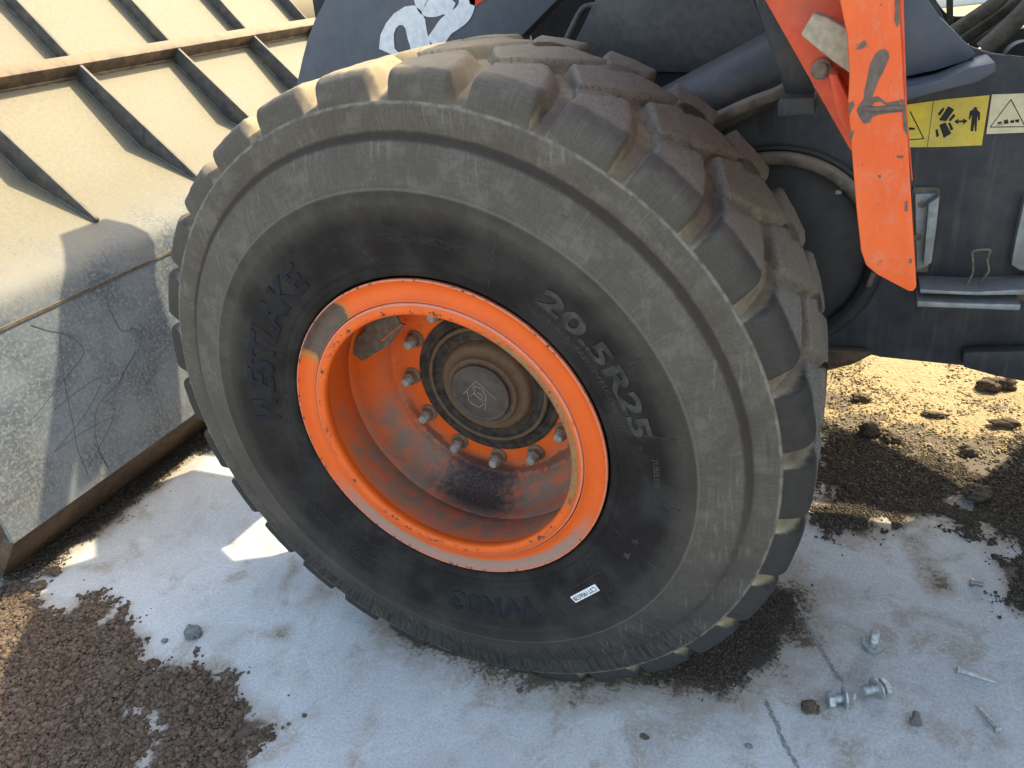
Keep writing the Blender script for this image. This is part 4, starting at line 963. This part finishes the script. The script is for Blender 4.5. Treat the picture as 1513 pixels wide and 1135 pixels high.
# ---- fender behind the tyre
FL = [(0.708,1.511),(0.726,1.459),(0.738,1.416),(0.744,1.372),(0.745,1.339),(0.754,1.279),(0.767,1.196),(0.778,1.136),(0.786,1.115),(0.802,1.101),(0.844,1.077),(0.85,1.077),(0.853,1.084),(0.82,1.284),(0.812,1.326),(0.792,1.451),(0.783,1.501)]
fender = prism('fender', FL, -.020, -.012, M['fender'], ROOT, .0025)
tag(fender, label='bright orange fender end with scraped bare patches')
def patch(name, pts, y, mat, parent):
    return mk(name, [(p[0], y, p[1]) for p in pts], [tuple(range(len(pts)))], mat, parent)
prism('scraped_patch', [(0.782,1.398),(0.786,1.394),(0.788,1.388),(0.785,1.379),(0.782,1.37),(0.778,1.361),(0.774,1.347),(0.773,1.342),(0.779,1.343),(0.783,1.34),(0.79,1.334),(0.798,1.335),(0.804,1.336),(0.806,1.331),(0.802,1.328),(0.795,1.329),(0.787,1.333),(0.782,1.336),(0.776,1.335),(0.773,1.33),(0.778,1.327),(0.787,1.325),(0.797,1.326),(0.808,1.324),(0.807,1.322),(0.793,1.321),(0.782,1.32),(0.775,1.318),(0.773,1.311),(0.766,1.31),(0.76,1.318),(0.756,1.327),(0.759,1.335),(0.763,1.34),(0.763,1.35),(0.765,1.364),(0.766,1.375),(0.768,1.386),(0.772,1.393),(0.776,1.397)], -.0206, -.0198, M['bare'], fender, 0)
prism('scraped_patch', [(0.749,1.401),(0.753,1.407),(0.758,1.41),(0.761,1.405),(0.757,1.401),(0.753,1.4)], -.0206, -.0198, M['bare'], fender, 0)
prism('scraped_patch', [(0.746,1.337),(0.751,1.339),(0.753,1.334),(0.749,1.325),(0.747,1.321)], -.0206, -.0198, M['bare'], fender, 0)
prism('scraped_patch', [(0.749,1.303),(0.755,1.301),(0.754,1.295),(0.751,1.289)], -.0206, -.0198, M['bare'], fender, 0)
prism('scraped_patch', [(0.787,1.45),(0.791,1.454),(0.795,1.426),(0.793,1.421),(0.789,1.429),(0.789,1.44)], -.0206, -.0198, M['bare'], fender, 0)
prism('scraped_patch', [(0.805,1.338),(0.81,1.336),(0.813,1.322),(0.817,1.303),(0.818,1.293),(0.813,1.3),(0.81,1.318), ], -.0206, -.0198, M['bare'], fender, 0)
prism('scraped_patch', [(0.808,1.267),(0.816,1.267),(0.817,1.264),(0.81,1.264)], -.0206, -.0198, M['bare'], fender, 0)
prism('scraped_patch', [(0.825,1.206),(0.828,1.207),(0.83,1.193),(0.826,1.193)], -.0206, -.0198, M['bare'], fender, 0)
prism('scraped_patch', [(0.789,1.242),(0.792,1.243),(0.793,1.239),(0.79,1.239)], -.0206, -.0198, M['bare'], fender, 0)
prism('scraped_patch', [(0.839,1.125),(0.842,1.126),(0.843,1.119),(0.839,1.12)], -.0206, -.0198, M['bare'], fender, 0)
tube('dent_ridge', [(p[0], -.0195, p[1]) for p in [(0.764,1.329),(0.779,1.327),(0.795,1.327),(0.811,1.326)]], .004, M['bare'], fender, 8)
prism('mudguard_sheet', [(0.79,1.499),(0.815,1.322),(0.832,1.231),(0.83,1.231),(0.811,1.322),(0.785,1.5)], -.011, .50, M['bracketred'], fender, .001)
prism('mudguard_sheet', [(.845, 1.50), (.815, 1.60), (.70, 1.69), (.40, 1.73), (.40, 1.722), (.695, 1.682), (.808, 1.595), (.838, 1.50)], -.02, .52, M['fender'], fender, 0)
prism('fender_bracket', [(0.608,1.479),(0.62,1.459),(0.696,1.331),(0.753,1.235),(0.794,1.233),(0.764,1.459)], .160, .168, M['bracketred'], fender, .002)
prism('fender_bracket', [(0.717,1.361),(0.728,1.358),(0.749,1.318),(0.757,1.256),(0.734,1.3),(0.725,1.329)], .075, .150, M['bracketred'], fender, .002)
box_c = (0.714,1.401)
bpoly = [(0.676,1.414),(0.692,1.44),(0.709,1.433),(0.739,1.414),(0.749,1.354),(0.72,1.376)]
prism('rubber_pad', bpoly, .085, .13, M['dustgrey'], fender, .004)
bolt_c = (0.704,1.358)
lathe('bracket_bolt', [(.0145, .155), (.0145, .1495), (.0125, .148), (.0122, .1485), (.0095, .1480), (.009, .143), (.006, .1415), (.0001, .1415)], M['nut'], fender, 24, origin=(bolt_c[0], 0, bolt_c[1]))
prism('fender_mount', [(0.585,1.464),(0.631,1.338),(0.645,1.301),(0.692,1.297),(0.626,1.459)], .30, .33, M['panel'], fender, .003)
prism('mount_foot', [(0.642,1.304),(0.635,1.297),(0.636,1.275),(0.696,1.275),(0.692,1.302)], .25, .33, M['panel'], fender, .003)

# ---- frame side panel at right with decals and rails
PANEL = [(0.517,1.352),(0.59,1.317),(0.852,1.239),(0.891,1.383),(0.907,1.35),(0.931,1.32),(0.963,1.294),(1,1.278),(1.057,1.265),(1.268,1.217),(1.433,0.489),(1.223,0.543),(1.178,0.548),(1.066,0.619),(0.865,0.575), (0.841,0.581),(0.766,0.54), (.55, .52), (.40, .75)]
PANEL = [(0.426,1.167),(0.549,1.264),(0.849,1.266),(0.838,1.49),(0.867,1.486),(0.889,1.383),(0.908,1.35),(0.931,1.32),(0.963,1.294),(1,1.278),(1.057,1.265),(1.268,1.217),(1.441,0.453),(1.179,0.546),(1.092,0.562),(0.865,0.575),(0.841,0.581),(0.619,0.574),(0.441,0.765)]
panel = prism('frame_side_panel', PANEL, .75, .78, M['panel'], ROOT, .003)
prism('gusset_plate', [(0.812,1.472),(0.842,1.468),(0.869,1.396),(0.894,1.362),(0.929,1.327),(0.967,1.287),(0.954,1.276),(0.901,1.263),(0.843,1.255)], .70, .749, M['arm'], panel, .003)
prism('gusset_shelf', [(0.835,1.246),(0.9,1.255),(0.951,1.275),(0.992,1.28),(0.995,1.263),(0.966,1.246),(0.902,1.234),(0.85,1.222),(0.833,1.221)], .62, .749, M['arm'], panel, .004)
prism('skid_lip', [(0.736,0.601),(0.834,0.601),(0.847,0.595),(0.806,0.564),(0.74,0.537)], .725, .749, M['rust'], panel, .003)
prism('corner_guard', [(1.038,0.619),(1.064,0.624),(1.273,0.644),(1.301,0.5),(1.176,0.551),(1.116,0.561),(1.044,0.58)], .71, .749, M['panel'], panel, .006)
# round cover with a hose clipped round it
cc = (.585, WH + .153)
covr = lathe('round_cover', [(.236, .02), (.236, -.004), (.228, -.010), (.06, -.012), (.0001, -.012)], M['dark'], panel, 80, origin=(cc[0], .745, cc[1]))
def hcirc(r, a0, a1, y, n=40): return [(cc[0] + r * math.cos(math.radians(a0 + (a1 - a0) * k / n)), y, cc[1] + r * math.sin(math.radians(a0 + (a1 - a0) * k / n))) for k in range(n + 1)]
tube('hose', hcirc(.243, 8, 140, .722), .0155, M['hose'], panel, curve=False)
tube('hose_guard', hcirc(.246, -115, 6, .728), .021, M['dark'], panel, curve=False)
tube('hose', hcirc(.262, 20, 140, .738), .008, M['dark'], panel, curve=False)
for a_ in (38, -12): box('hose_clip', (cc[0] + .243 * math.cos(math.radians(a_)), .722, cc[1] + .243 * math.sin(math.radians(a_))), (.012, .034, .036), M['hose'], panel, Matrix.Rotation(-math.radians(a_), 3, 'Y'))
box('hose_tag', (lambda p: (p[0], .735, p[1]))((0.736,1.008)), (.014, .004, .010), M['bracket'], panel)
# tool-box rails
rl = prism('box_bracket', [(0.894,1.002),(0.941,1.001),(0.943,0.99),(0.932,0.978),(0.94,0.831),(0.918,0.82)], .728, .749, M['bracket'], panel, .002)
prism('box_bracket_flange', [(0.92,0.989),(0.939,1.004),(0.942,0.943),(0.943,0.851),(0.927,0.842)], .695, .727, M['bracket'], panel, .002)
prism('bracket_backing', [(0.888,1.005),(0.891,1.013),(0.936,1.011),(0.944,1.005),(0.946,0.99),(0.942,0.812),(0.908,0.812)], .7385, .7495, M['hose'], panel, .001)
for p_ in ((0.91,0.978), (0.91,0.901)): lathe('rivet', [(.008, .728), (.008, .7245), (.0045, .7235), (.004, .726), (.0001, .726)], M['nut'], panel, 20, origin=(p_[0], 0, p_[1]))
prism('box_rail', [(0.924,0.802),(0.982,0.799),(1.035,0.798),(1.086,0.803),(1.231,0.818),(1.235,0.799),(1.037,0.789),(0.925,0.791)], .66, .749, M['bracket'], panel, .003)
prism('box_rail_lip', [(0.921,0.774),(1.011,0.772),(1.122,0.773),(1.122,0.758),(1.013,0.759),(0.923,0.759)], .655, .749, M['bracket'], panel, .003)
prism('box_rail_web', [(0.926,0.776),(1.043,0.772),(1.245,0.786),(1.252,0.749),(1.133,0.748),(0.926,0.75)], .735, .748, M['hose'], panel, .002)
prism('box_bracket', [(1.101,0.989),(1.134,0.989),(1.164,0.821),(1.119,0.827),(1.101,0.84),(1.1,0.899)], .72, .749, M['bracket'], panel, .002)
tube('wire_catch', [(p[0], .70, p[1]) for p in [(1.019,0.793),(1.027,0.826),(1.025,0.849),(1.02,0.874),(1.026,0.88),(1.046,0.882),(1.053,0.879),(1.051,0.858),(1.057,0.833),(1.05,0.814),(1.044,0.794)]], .0022, M['nut'], panel, 8)
# warning decals
d1 = prism('warning_decal', [(0.855,1.191),(0.928,1.197),(1.008,1.199),(1.009,1.098),(0.943,1.098),(0.865,1.101)], .7465, .7495, M['yellow'], panel, 0, label='yellow warning decal with black pictograms of a crushing hazard')
d2 = prism('warning_decal', [(1.012,1.2),(1.068,1.198),(1.139,1.195),(1.154,1.116),(1.081,1.12),(1.014,1.121)], .7465, .7495, M['cream'], panel, 0, label='faded cream warning decal with a thin triangle')
YD = .7458
def ink(name, *polys):
    V = []; F = []
    for pl in polys:
        o_ = len(V); n = len(pl); V += [(p[0], YD, p[1]) for p in pl]; F.append(tuple(range(o_, o_ + n)))
    return mk(name, V, F, M['ink'], panel)
def line_poly(a, b, w_):
    a, b = Vector(a), Vector(b); t = (b - a).normalized(); n = Vector((-t.y, t.x)) * w_ / 2
    return [tuple(a + n), tuple(b + n), tuple(b - n), tuple(a - n)]
ink('decal_pictogram', [(0.936,1.183),(0.948,1.175),(0.936,1.152),(0.922,1.155)], [(0.924,1.145),(0.935,1.15),(0.949,1.126),(0.936,1.117)], [(0.926,1.181),(0.93,1.178),(0.923,1.164),(0.918,1.168)], [(0.948,1.167),(0.952,1.162),(0.944,1.151),(0.94,1.154)], [(0.918,1.135),(0.922,1.137),(0.927,1.122),(0.922,1.119)], [(0.94,1.148),(0.944,1.149),(0.952,1.135),(0.947,1.132)],
    [(0.951,1.15),(0.958,1.157),(0.958,1.152),(0.967,1.152),(0.967,1.156),(0.976,1.15),(0.968,1.143),(0.968,1.148),(0.959,1.148),(0.96,1.144)],
    [(0.981,1.173),(0.99,1.172),(0.996,1.166),(0.998,1.15),(0.995,1.15),(0.992,1.161),(0.995,1.128),(0.992,1.128),(0.989,1.145),(0.989,1.128),(0.984,1.129),(0.982,1.162),(0.979,1.152),(0.977,1.154),(0.977,1.169)], [(0.986,1.178),(0.99,1.175),(0.989,1.172),(0.984,1.173),(0.982,1.175)])
LN = [line_poly(a, b, .0022) for a, b in [((0.865,1.177), (0.898,1.118)), ((0.898,1.118), (0.866,1.117)), ]]
ink('decal_pictogram', *LN, [(0.867,1.144),(0.878,1.142),(0.879,1.138),(0.867,1.138)])
ink('decal_line', line_poly((0.907,1.196), (0.907,1.1), .001))
tri = [(1.047,1.188), (1.081,1.132), (1.019,1.135)]
ink('decal_pictogram', *[line_poly(tri[i], tri[(i + 1) % 3], .0017) for i in range(3)], [(1.031,1.144),(1.038,1.145),(1.038,1.141),(1.031,1.14)], [(1.041,1.147),(1.048,1.149),(1.05,1.14),(1.043,1.14)], [(1.053,1.146),(1.059,1.147),(1.06,1.141),(1.054,1.141)], [(1.061,1.147),(1.068,1.148),(1.069,1.141),(1.062,1.142)], line_poly((1.029,1.137), (1.068,1.147), .0008))

# ---- hoses and rods at top right, seen through the gap above the frame
hs = [([(0.95,1.291),(0.981,1.312),(1.03,1.346),(1.063,1.383)], .017), ([(0.976,1.265),(1.016,1.293),(1.065,1.328),(1.112,1.36)], .015), ([(1.002,1.251),(1.052,1.278),(1.088,1.31),(1.132,1.362)], .018), ([(1.014,1.255),(1.046,1.286),(1.082,1.326),(1.109,1.36)], .021)]
for pts, r_ in hs:
    y_ = {.017: 1.05, .015: 1.10, .018: 1.15, .021: 1.0}[r_]
    tube('hydraulic_hose', [(p[0], y_, p[1]) for p in pts], r_, M['hose'], ROOT)
tube('hydraulic_hose', [(p[0], 1.3, p[1]) for p in [(0.905,1.367),(0.932,1.326),(0.96,1.3),(1,1.293),(1.037,1.297)]], .010, M['dark'], ROOT)
tube('grab_rod', [(p[0], 1.2, p[1]) for p in [(0.944,1.398),(0.964,1.258)]], .0075, M['hose'], ROOT, curve=False)
prism('cross_member', [(1.059,1.267),(1.119,1.27),(1.266,1.257),(1.294,1.119),(1.03,1.173),(1.04,1.226)], 1.2, 1.25, M['dark'], ROOT, .003)
bump_ = (1.055,1.264)
lathe('frame_pin', [(.03, .76), (.03, .80), (.02, .82)], M['tower'], ROOT, 24, origin=(bump_[0], 0, bump_[1]))

# ---- rest of the machine (behind and beside the camera's view; it casts the shade)
prism('rear_frame', [(1.50, 1.15), (1.66, .62), (3.9, .62), (4.6, .9), (4.6, 1.75), (2.9, 1.95), (1.45, 1.7)], .84, 1.66, M['panel'], ROOT, .02)
cab = prism('cab', [(1.15, 1.75), (1.1, 2.2), (1.35, 3.2), (2.75, 3.25), (2.85, 1.96)], .55, 1.95, M['dark'], ROOT, .03)
prism('cab_window', [(1.3, 2.25), (1.45, 3.05), (2.6, 3.08), (2.68, 2.2)], .545, .5495, M['glass'], cab, 0)
prism('engine_hood', [(2.9, 1.76), (2.9, 2.3), (4.5, 2.2), (4.75, 1.76)], .62, 1.88, M['fender'], ROOT, .03)
prism('unseen_cab_step', [(1.75, .55), (1.75, 1.75), (2.35, 1.75), (2.35, .55)], .25, .83, M['dark'], ROOT, .02)
tsimple = SIDE[:-1] + [(.70, .0), (.735, .03), (.745, .1), (.746, .26), (.745, .42), (.735, .49), (.70, .52)] + [(r, .52 - y) for r, y in SIDE[:-1][::-1]]
disc = [(.372, .02), (.36, .05), (.30, .2), (.19, .25), (.0, .25)]
for (tx, ty) in ((0, 1.98), (3.15, 0.0), (3.15, 1.98)):
    V, F = lathe_geo(tsimple, 72); V = flatten(V)
    o = mk('tyre', V.tolist(), F, M['rubber'], ROOT, (tx, ty, WH), smooth=True, verts_local=True)
    V, F = lathe_geo(disc, 48); mk('rim', V, F, M['rim'], ROOT, (tx, ty, WH), smooth=True, verts_local=True)
cylinder_between('axle', (0, .30, WH), (0, 2.2, WH), .16, M['dark'], ROOT)
cylinder_between('axle', (3.15, .3, WH), (3.15, 2.2, WH), .16, M['dark'], ROOT)

# ------------------------------------------------------------------ loose things on the ground
def hexbolt(name, at, yaw, label, upright=False, L=.062, r=.0105, wr=.0245, wpos=.35):
    """hexagon bolt with a washer, lying or standing"""
    g = 'loose bolts lying on the concrete'
    root = empty(name, (at[0], at[1], 0), label, 'bolt', g)
    def T(p):                                             # local x along the shank
        x_, y_, z_ = p
        if upright: return Vector((at[0] + y_, at[1] + z_, x_))
        c, s = math.cos(yaw), math.sin(yaw)
        return Vector((at[0] + x_ * c - y_ * s, at[1] + x_ * s + y_ * c, z_ + lift + x_ * tilt))
    lift = wr * .62 if not upright else 0; tilt = .22 if not upright else 0
    def ringm(prof, seg, ph=0): # prof (x, r)
        V = [T((x_, rr_ * math.cos(2 * PI * k / seg + ph), rr_ * math.sin(2 * PI * k / seg + ph))) for x_, rr_ in prof for k in range(seg)]
        n = len(prof); F = [(i * seg + k, i * seg + (k + 1) % seg, (i + 1) * seg + (k + 1) % seg, (i + 1) * seg + k) for i in range(n - 1) for k in range(seg)]
        F += [tuple(range(seg))[::-1], tuple(range((n - 1) * seg, n * seg))]; return V, F
    o = (root.location.x, root.location.y, 0)
    V, F = ringm([(0, r * 1.75), (.001, r * 1.9), (.0125, r * 1.9), (.014, r * 1.7)], 6); soft(mk('bolt_head', V, F, M['zinc'], root, o), 30)
    pr = [(.014, r), (.026, r)]
    for k in range(12): pr += [(.028 + k * (L - .032) / 12, r), (.0295 + k * (L - .032) / 12, r * .9)]
    pr += [(L - .002, r), (L, r * .8)]
    V, F = ringm(pr, 20); soft(mk('bolt_shank', V, F, M['zinc'], root, o), 30)
    wx = .0148 if upright else .014 + (L - .014) * wpos
    V, F = ringm([(wx, r * 1.08), (wx, wr), (wx + .0045, wr), (wx + .0045, r * 1.08)], 28); soft(mk('washer', V, F, M['zinc'], root, o), 30)
hexbolt('bolt', (0.9,0.313), 0, 'loose bolt standing upright on its washer, threaded end up', True, L=.058)
hexbolt('bolt', (0.805,0.121), .28, 'loose bolt lying with its hexagon head to the left, nearest the brown clump', L=.058, wpos=.46)
hexbolt('bolt', (0.927,0.196), math.radians(220), 'loose bolt lying with its hexagon head up to the right and a tilted washer', L=.066, wpos=.22)
def pin(at, to, label):
    a = Vector((at[0], at[1], .0065)); b = Vector((to[0], to[1], .003)); d = (b - a).normalized()
    g = 'long pins lying on the concrete'
    root = empty('steel_pin', (at[0], at[1], 0), label, 'pin', g)
    V, F = tube_geo([a + d * .004, b - d * .012, b], [.0048, .0048, .0014], 14); soft(mk('pin_shank', V, F, M['zinc'], root, (at[0], at[1], 0)), 40)
    V, F = tube_geo([a - d * .002, a, a + d * .004, a + d * .0055], [.0060, .0092, .0092, .0055], 18); soft(mk('pin_head', V, F, M['zinc'], root, (at[0], at[1], 0)), 40)
pin((1.076,0.293), (1.154,0.283), 'long shiny steel pin with its head to the left, upper of the two pins')
pin((1.143,0.15), (1.105,0.208), 'long steel pin with its head at lower right beside a brown stain')
def stub(at, yaw, label, L=.030, r=.007, name='bolt_stub'):
    root = empty(name, (at[0], at[1], 0), label, 'bolt', 'short bolt stubs on the concrete')
    d = Vector((math.cos(yaw), math.sin(yaw), 0)); a = Vector((at[0], at[1], r * 1.5))
    V, F = tube_geo([a, a + d * L * .3], r * 1.6, 6); mk('stub_head', V, F, M['darkzinc'], root, (at[0], at[1], 0))
    V, F = tube_geo([a + d * L * .3, a + d * L * .97, a + d * L], [r, r, r * .7], 14); soft(mk('stub_shank', V, F, M['darkzinc'], root, (at[0], at[1], 0)), 40)
stub((1.129,0.596), -.1, 'small dark bolt stub lying near the right edge above a brown stain')
stub((0.982,0.115), math.radians(85), 'small dull bolt stub standing out of a brown stain', L=.028, r=.008)
def lump(name, at, s, mat, label, cat, seed, group=None, flat=.55, z=0.0):
    bm = bmesh.new(); bmesh.ops.create_icosphere(bm, subdivisions=4, radius=1)
    for v in bm.verts:
        n = mnoise.fractal(v.co * 1.6 + Vector((seed * 3.1, 0, 0)), 1, 2, 4) * .40 + mnoise.noise(v.co * 5 + Vector((seed, 2, 1))) * .22 + mnoise.noise(v.co * 11) * .10
        v.co = v.co * (1 + n)
        v.co = Vector((v.co.x * s[0], v.co.y * s[1], v.co.z * s[2]))
    zmin = min(v.co.z for v in bm.verts)
    bmesh.ops.translate(bm, vec=(at[0], at[1], -zmin * .75 + z), verts=bm.verts)
    for v in bm.verts: v.co.z = max(v.co.z, z + .0005)
    return bm_obj(name, bm, mat, origin=(at[0], at[1], z), smooth=True, label=label, cat=cat, group=group)
lump('stone', (-0.89,-0.154), (.030, .020, .013), M['stone'], 'flat grey stone lying alone on the pale concrete', 'stone', 1)
lump('dirt_clump', (0.77,0.094), (.020, .015, .012), M['clodm'], 'small brown tufted clump left of the lying bolt', 'dirt clump', 2)
lump('pebble', (0.729,0.333), (.014, .010, .008), M['clodm'], 'single brown pebble between the tyre grit and the standing bolt', 'pebble', 3)
lump('soil_clod', (0.897,1.278), (0.0341, 0.0279, 0.0260), M['clodm'], 'largest dark soil clod on the edge of the sunlit soil', 'soil clod', 4, 'clods on the soil', z=-.004)
lump('soil_clod', (0.963,1.249), (0.0310, 0.0223, 0.0186), M['clodm'], 'dark soil clod just right of the largest one', 'soil clod', 5, 'clods on the soil', z=-.004)
lump('soil_clod', (1.289,1.659), (0.0403, 0.0310, 0.0236), M['clodm'], 'dark clod in the sun near the frame, left one of a pair', 'soil clod', 6, 'clods on the soil', z=.0)
lump('soil_clod', (1.341,1.677), (0.0372, 0.0279, 0.0223), M['clodm'], 'dark clod in the sun near the frame, right one of a pair', 'soil clod', 7, 'clods on the soil', z=.0)
lump('soil_clod', (0.863,1.506), (0.0310, 0.0217, 0.0161), M['clodm'], 'dark crumb cluster on sunlit soil beside the tyre edge', 'soil clod', 8, 'clods on the soil', z=.0)
lump('soil_clod', (1.1,1.433), (0.0372, 0.0136, 0.0099), M['clodm'], 'long thin dark clod in the middle of the sunlit soil', 'soil clod', 9, 'clods on the soil', z=.0)
lump('soil_clod', (1.308,1.405), (0.0434, 0.0174, 0.0149), M['clodm'], 'long dark clod near the right end of the sunlit soil', 'soil clod', 10, 'clods on the soil', z=.0)
lump('soil_clod', (1.184,1.22), (0.0248, 0.0211, 0.0149), M['clodm'], 'dark clod at the lower tip of the sunlit soil', 'soil clod', 12, 'clods on the soil', z=.0)
lump('dirt_clump', (-1.595,-0.148), (0.0279, 0.0211, 0.0087), M['clodm'], 'flat dark clump between the bucket and the gravel, nearest the gravel', 'dirt clump', 13)
lump('dirt_clump', (-1.61,-0.08), (0.0310, 0.0186, 0.0099), M['clodm'], 'dark broken clump just below the bucket edge', 'dirt clump', 14)
lump('dirt_clump', (-1.679,-0.157), (0.0161, 0.0105, 0.0062), M['clodm'], 'small dark flake left of the flat clump by the gravel', 'dirt clump', 15)
lump('dirt_clump', (1.179,0.983), (0.0372, 0.0310, 0.0217), M['clodm'], 'dark mound in the crumbly soil at the right', 'dirt clump', 16)
lump('pebble', (-0.96,-0.2), (.009, .007, .005), M['stone'], 'tiny dark pebble left of the flat grey stone', 'pebble', 17)
lump('pebble', (-1.045,-0.219), (.008, .006, .005), M['clodm'], 'tiny brown pebble close to the edge of the gravel', 'pebble', 18)
lump('pebble', (-0.389,-0.281), (.006, .005, .004), M['clodm'], 'tiny dark pebble alone on the concrete in front of the tyre', 'pebble', 19)
lump('pebble', (0.652,-0.04), (.008, .005, .004), M['stone'], 'tiny grey chip on the concrete beside the lower crack', 'pebble', 20)
lump('pebble', (0.43,-0.086), (.010, .006, .004), M['clodm'], 'tiny flat brown chip near the bottom edge', 'pebble', 21)
lump('pebble', (0.109,-0.055), (.007, .006, .005), M['clodm'], 'tiny dark pebble just in front of the tyre contact', 'pebble', 22)

# ------------------------------------------------------------------ far background seen through the gap
mk('yard_wall', [(-20, 19, 0), (40, 15, 0), (40, 15.3, 0), (-20, 19.3, 0), (-20, 19, .35), (40, 15, .35), (40, 15.3, .35), (-20, 19.3, .35)], [(0, 1, 5, 4), (1, 2, 6, 5), (2, 3, 7, 6), (3, 0, 4, 7), (4, 5, 6, 7)], M['wall'], label='low white wall far across the yard', cat='wall')
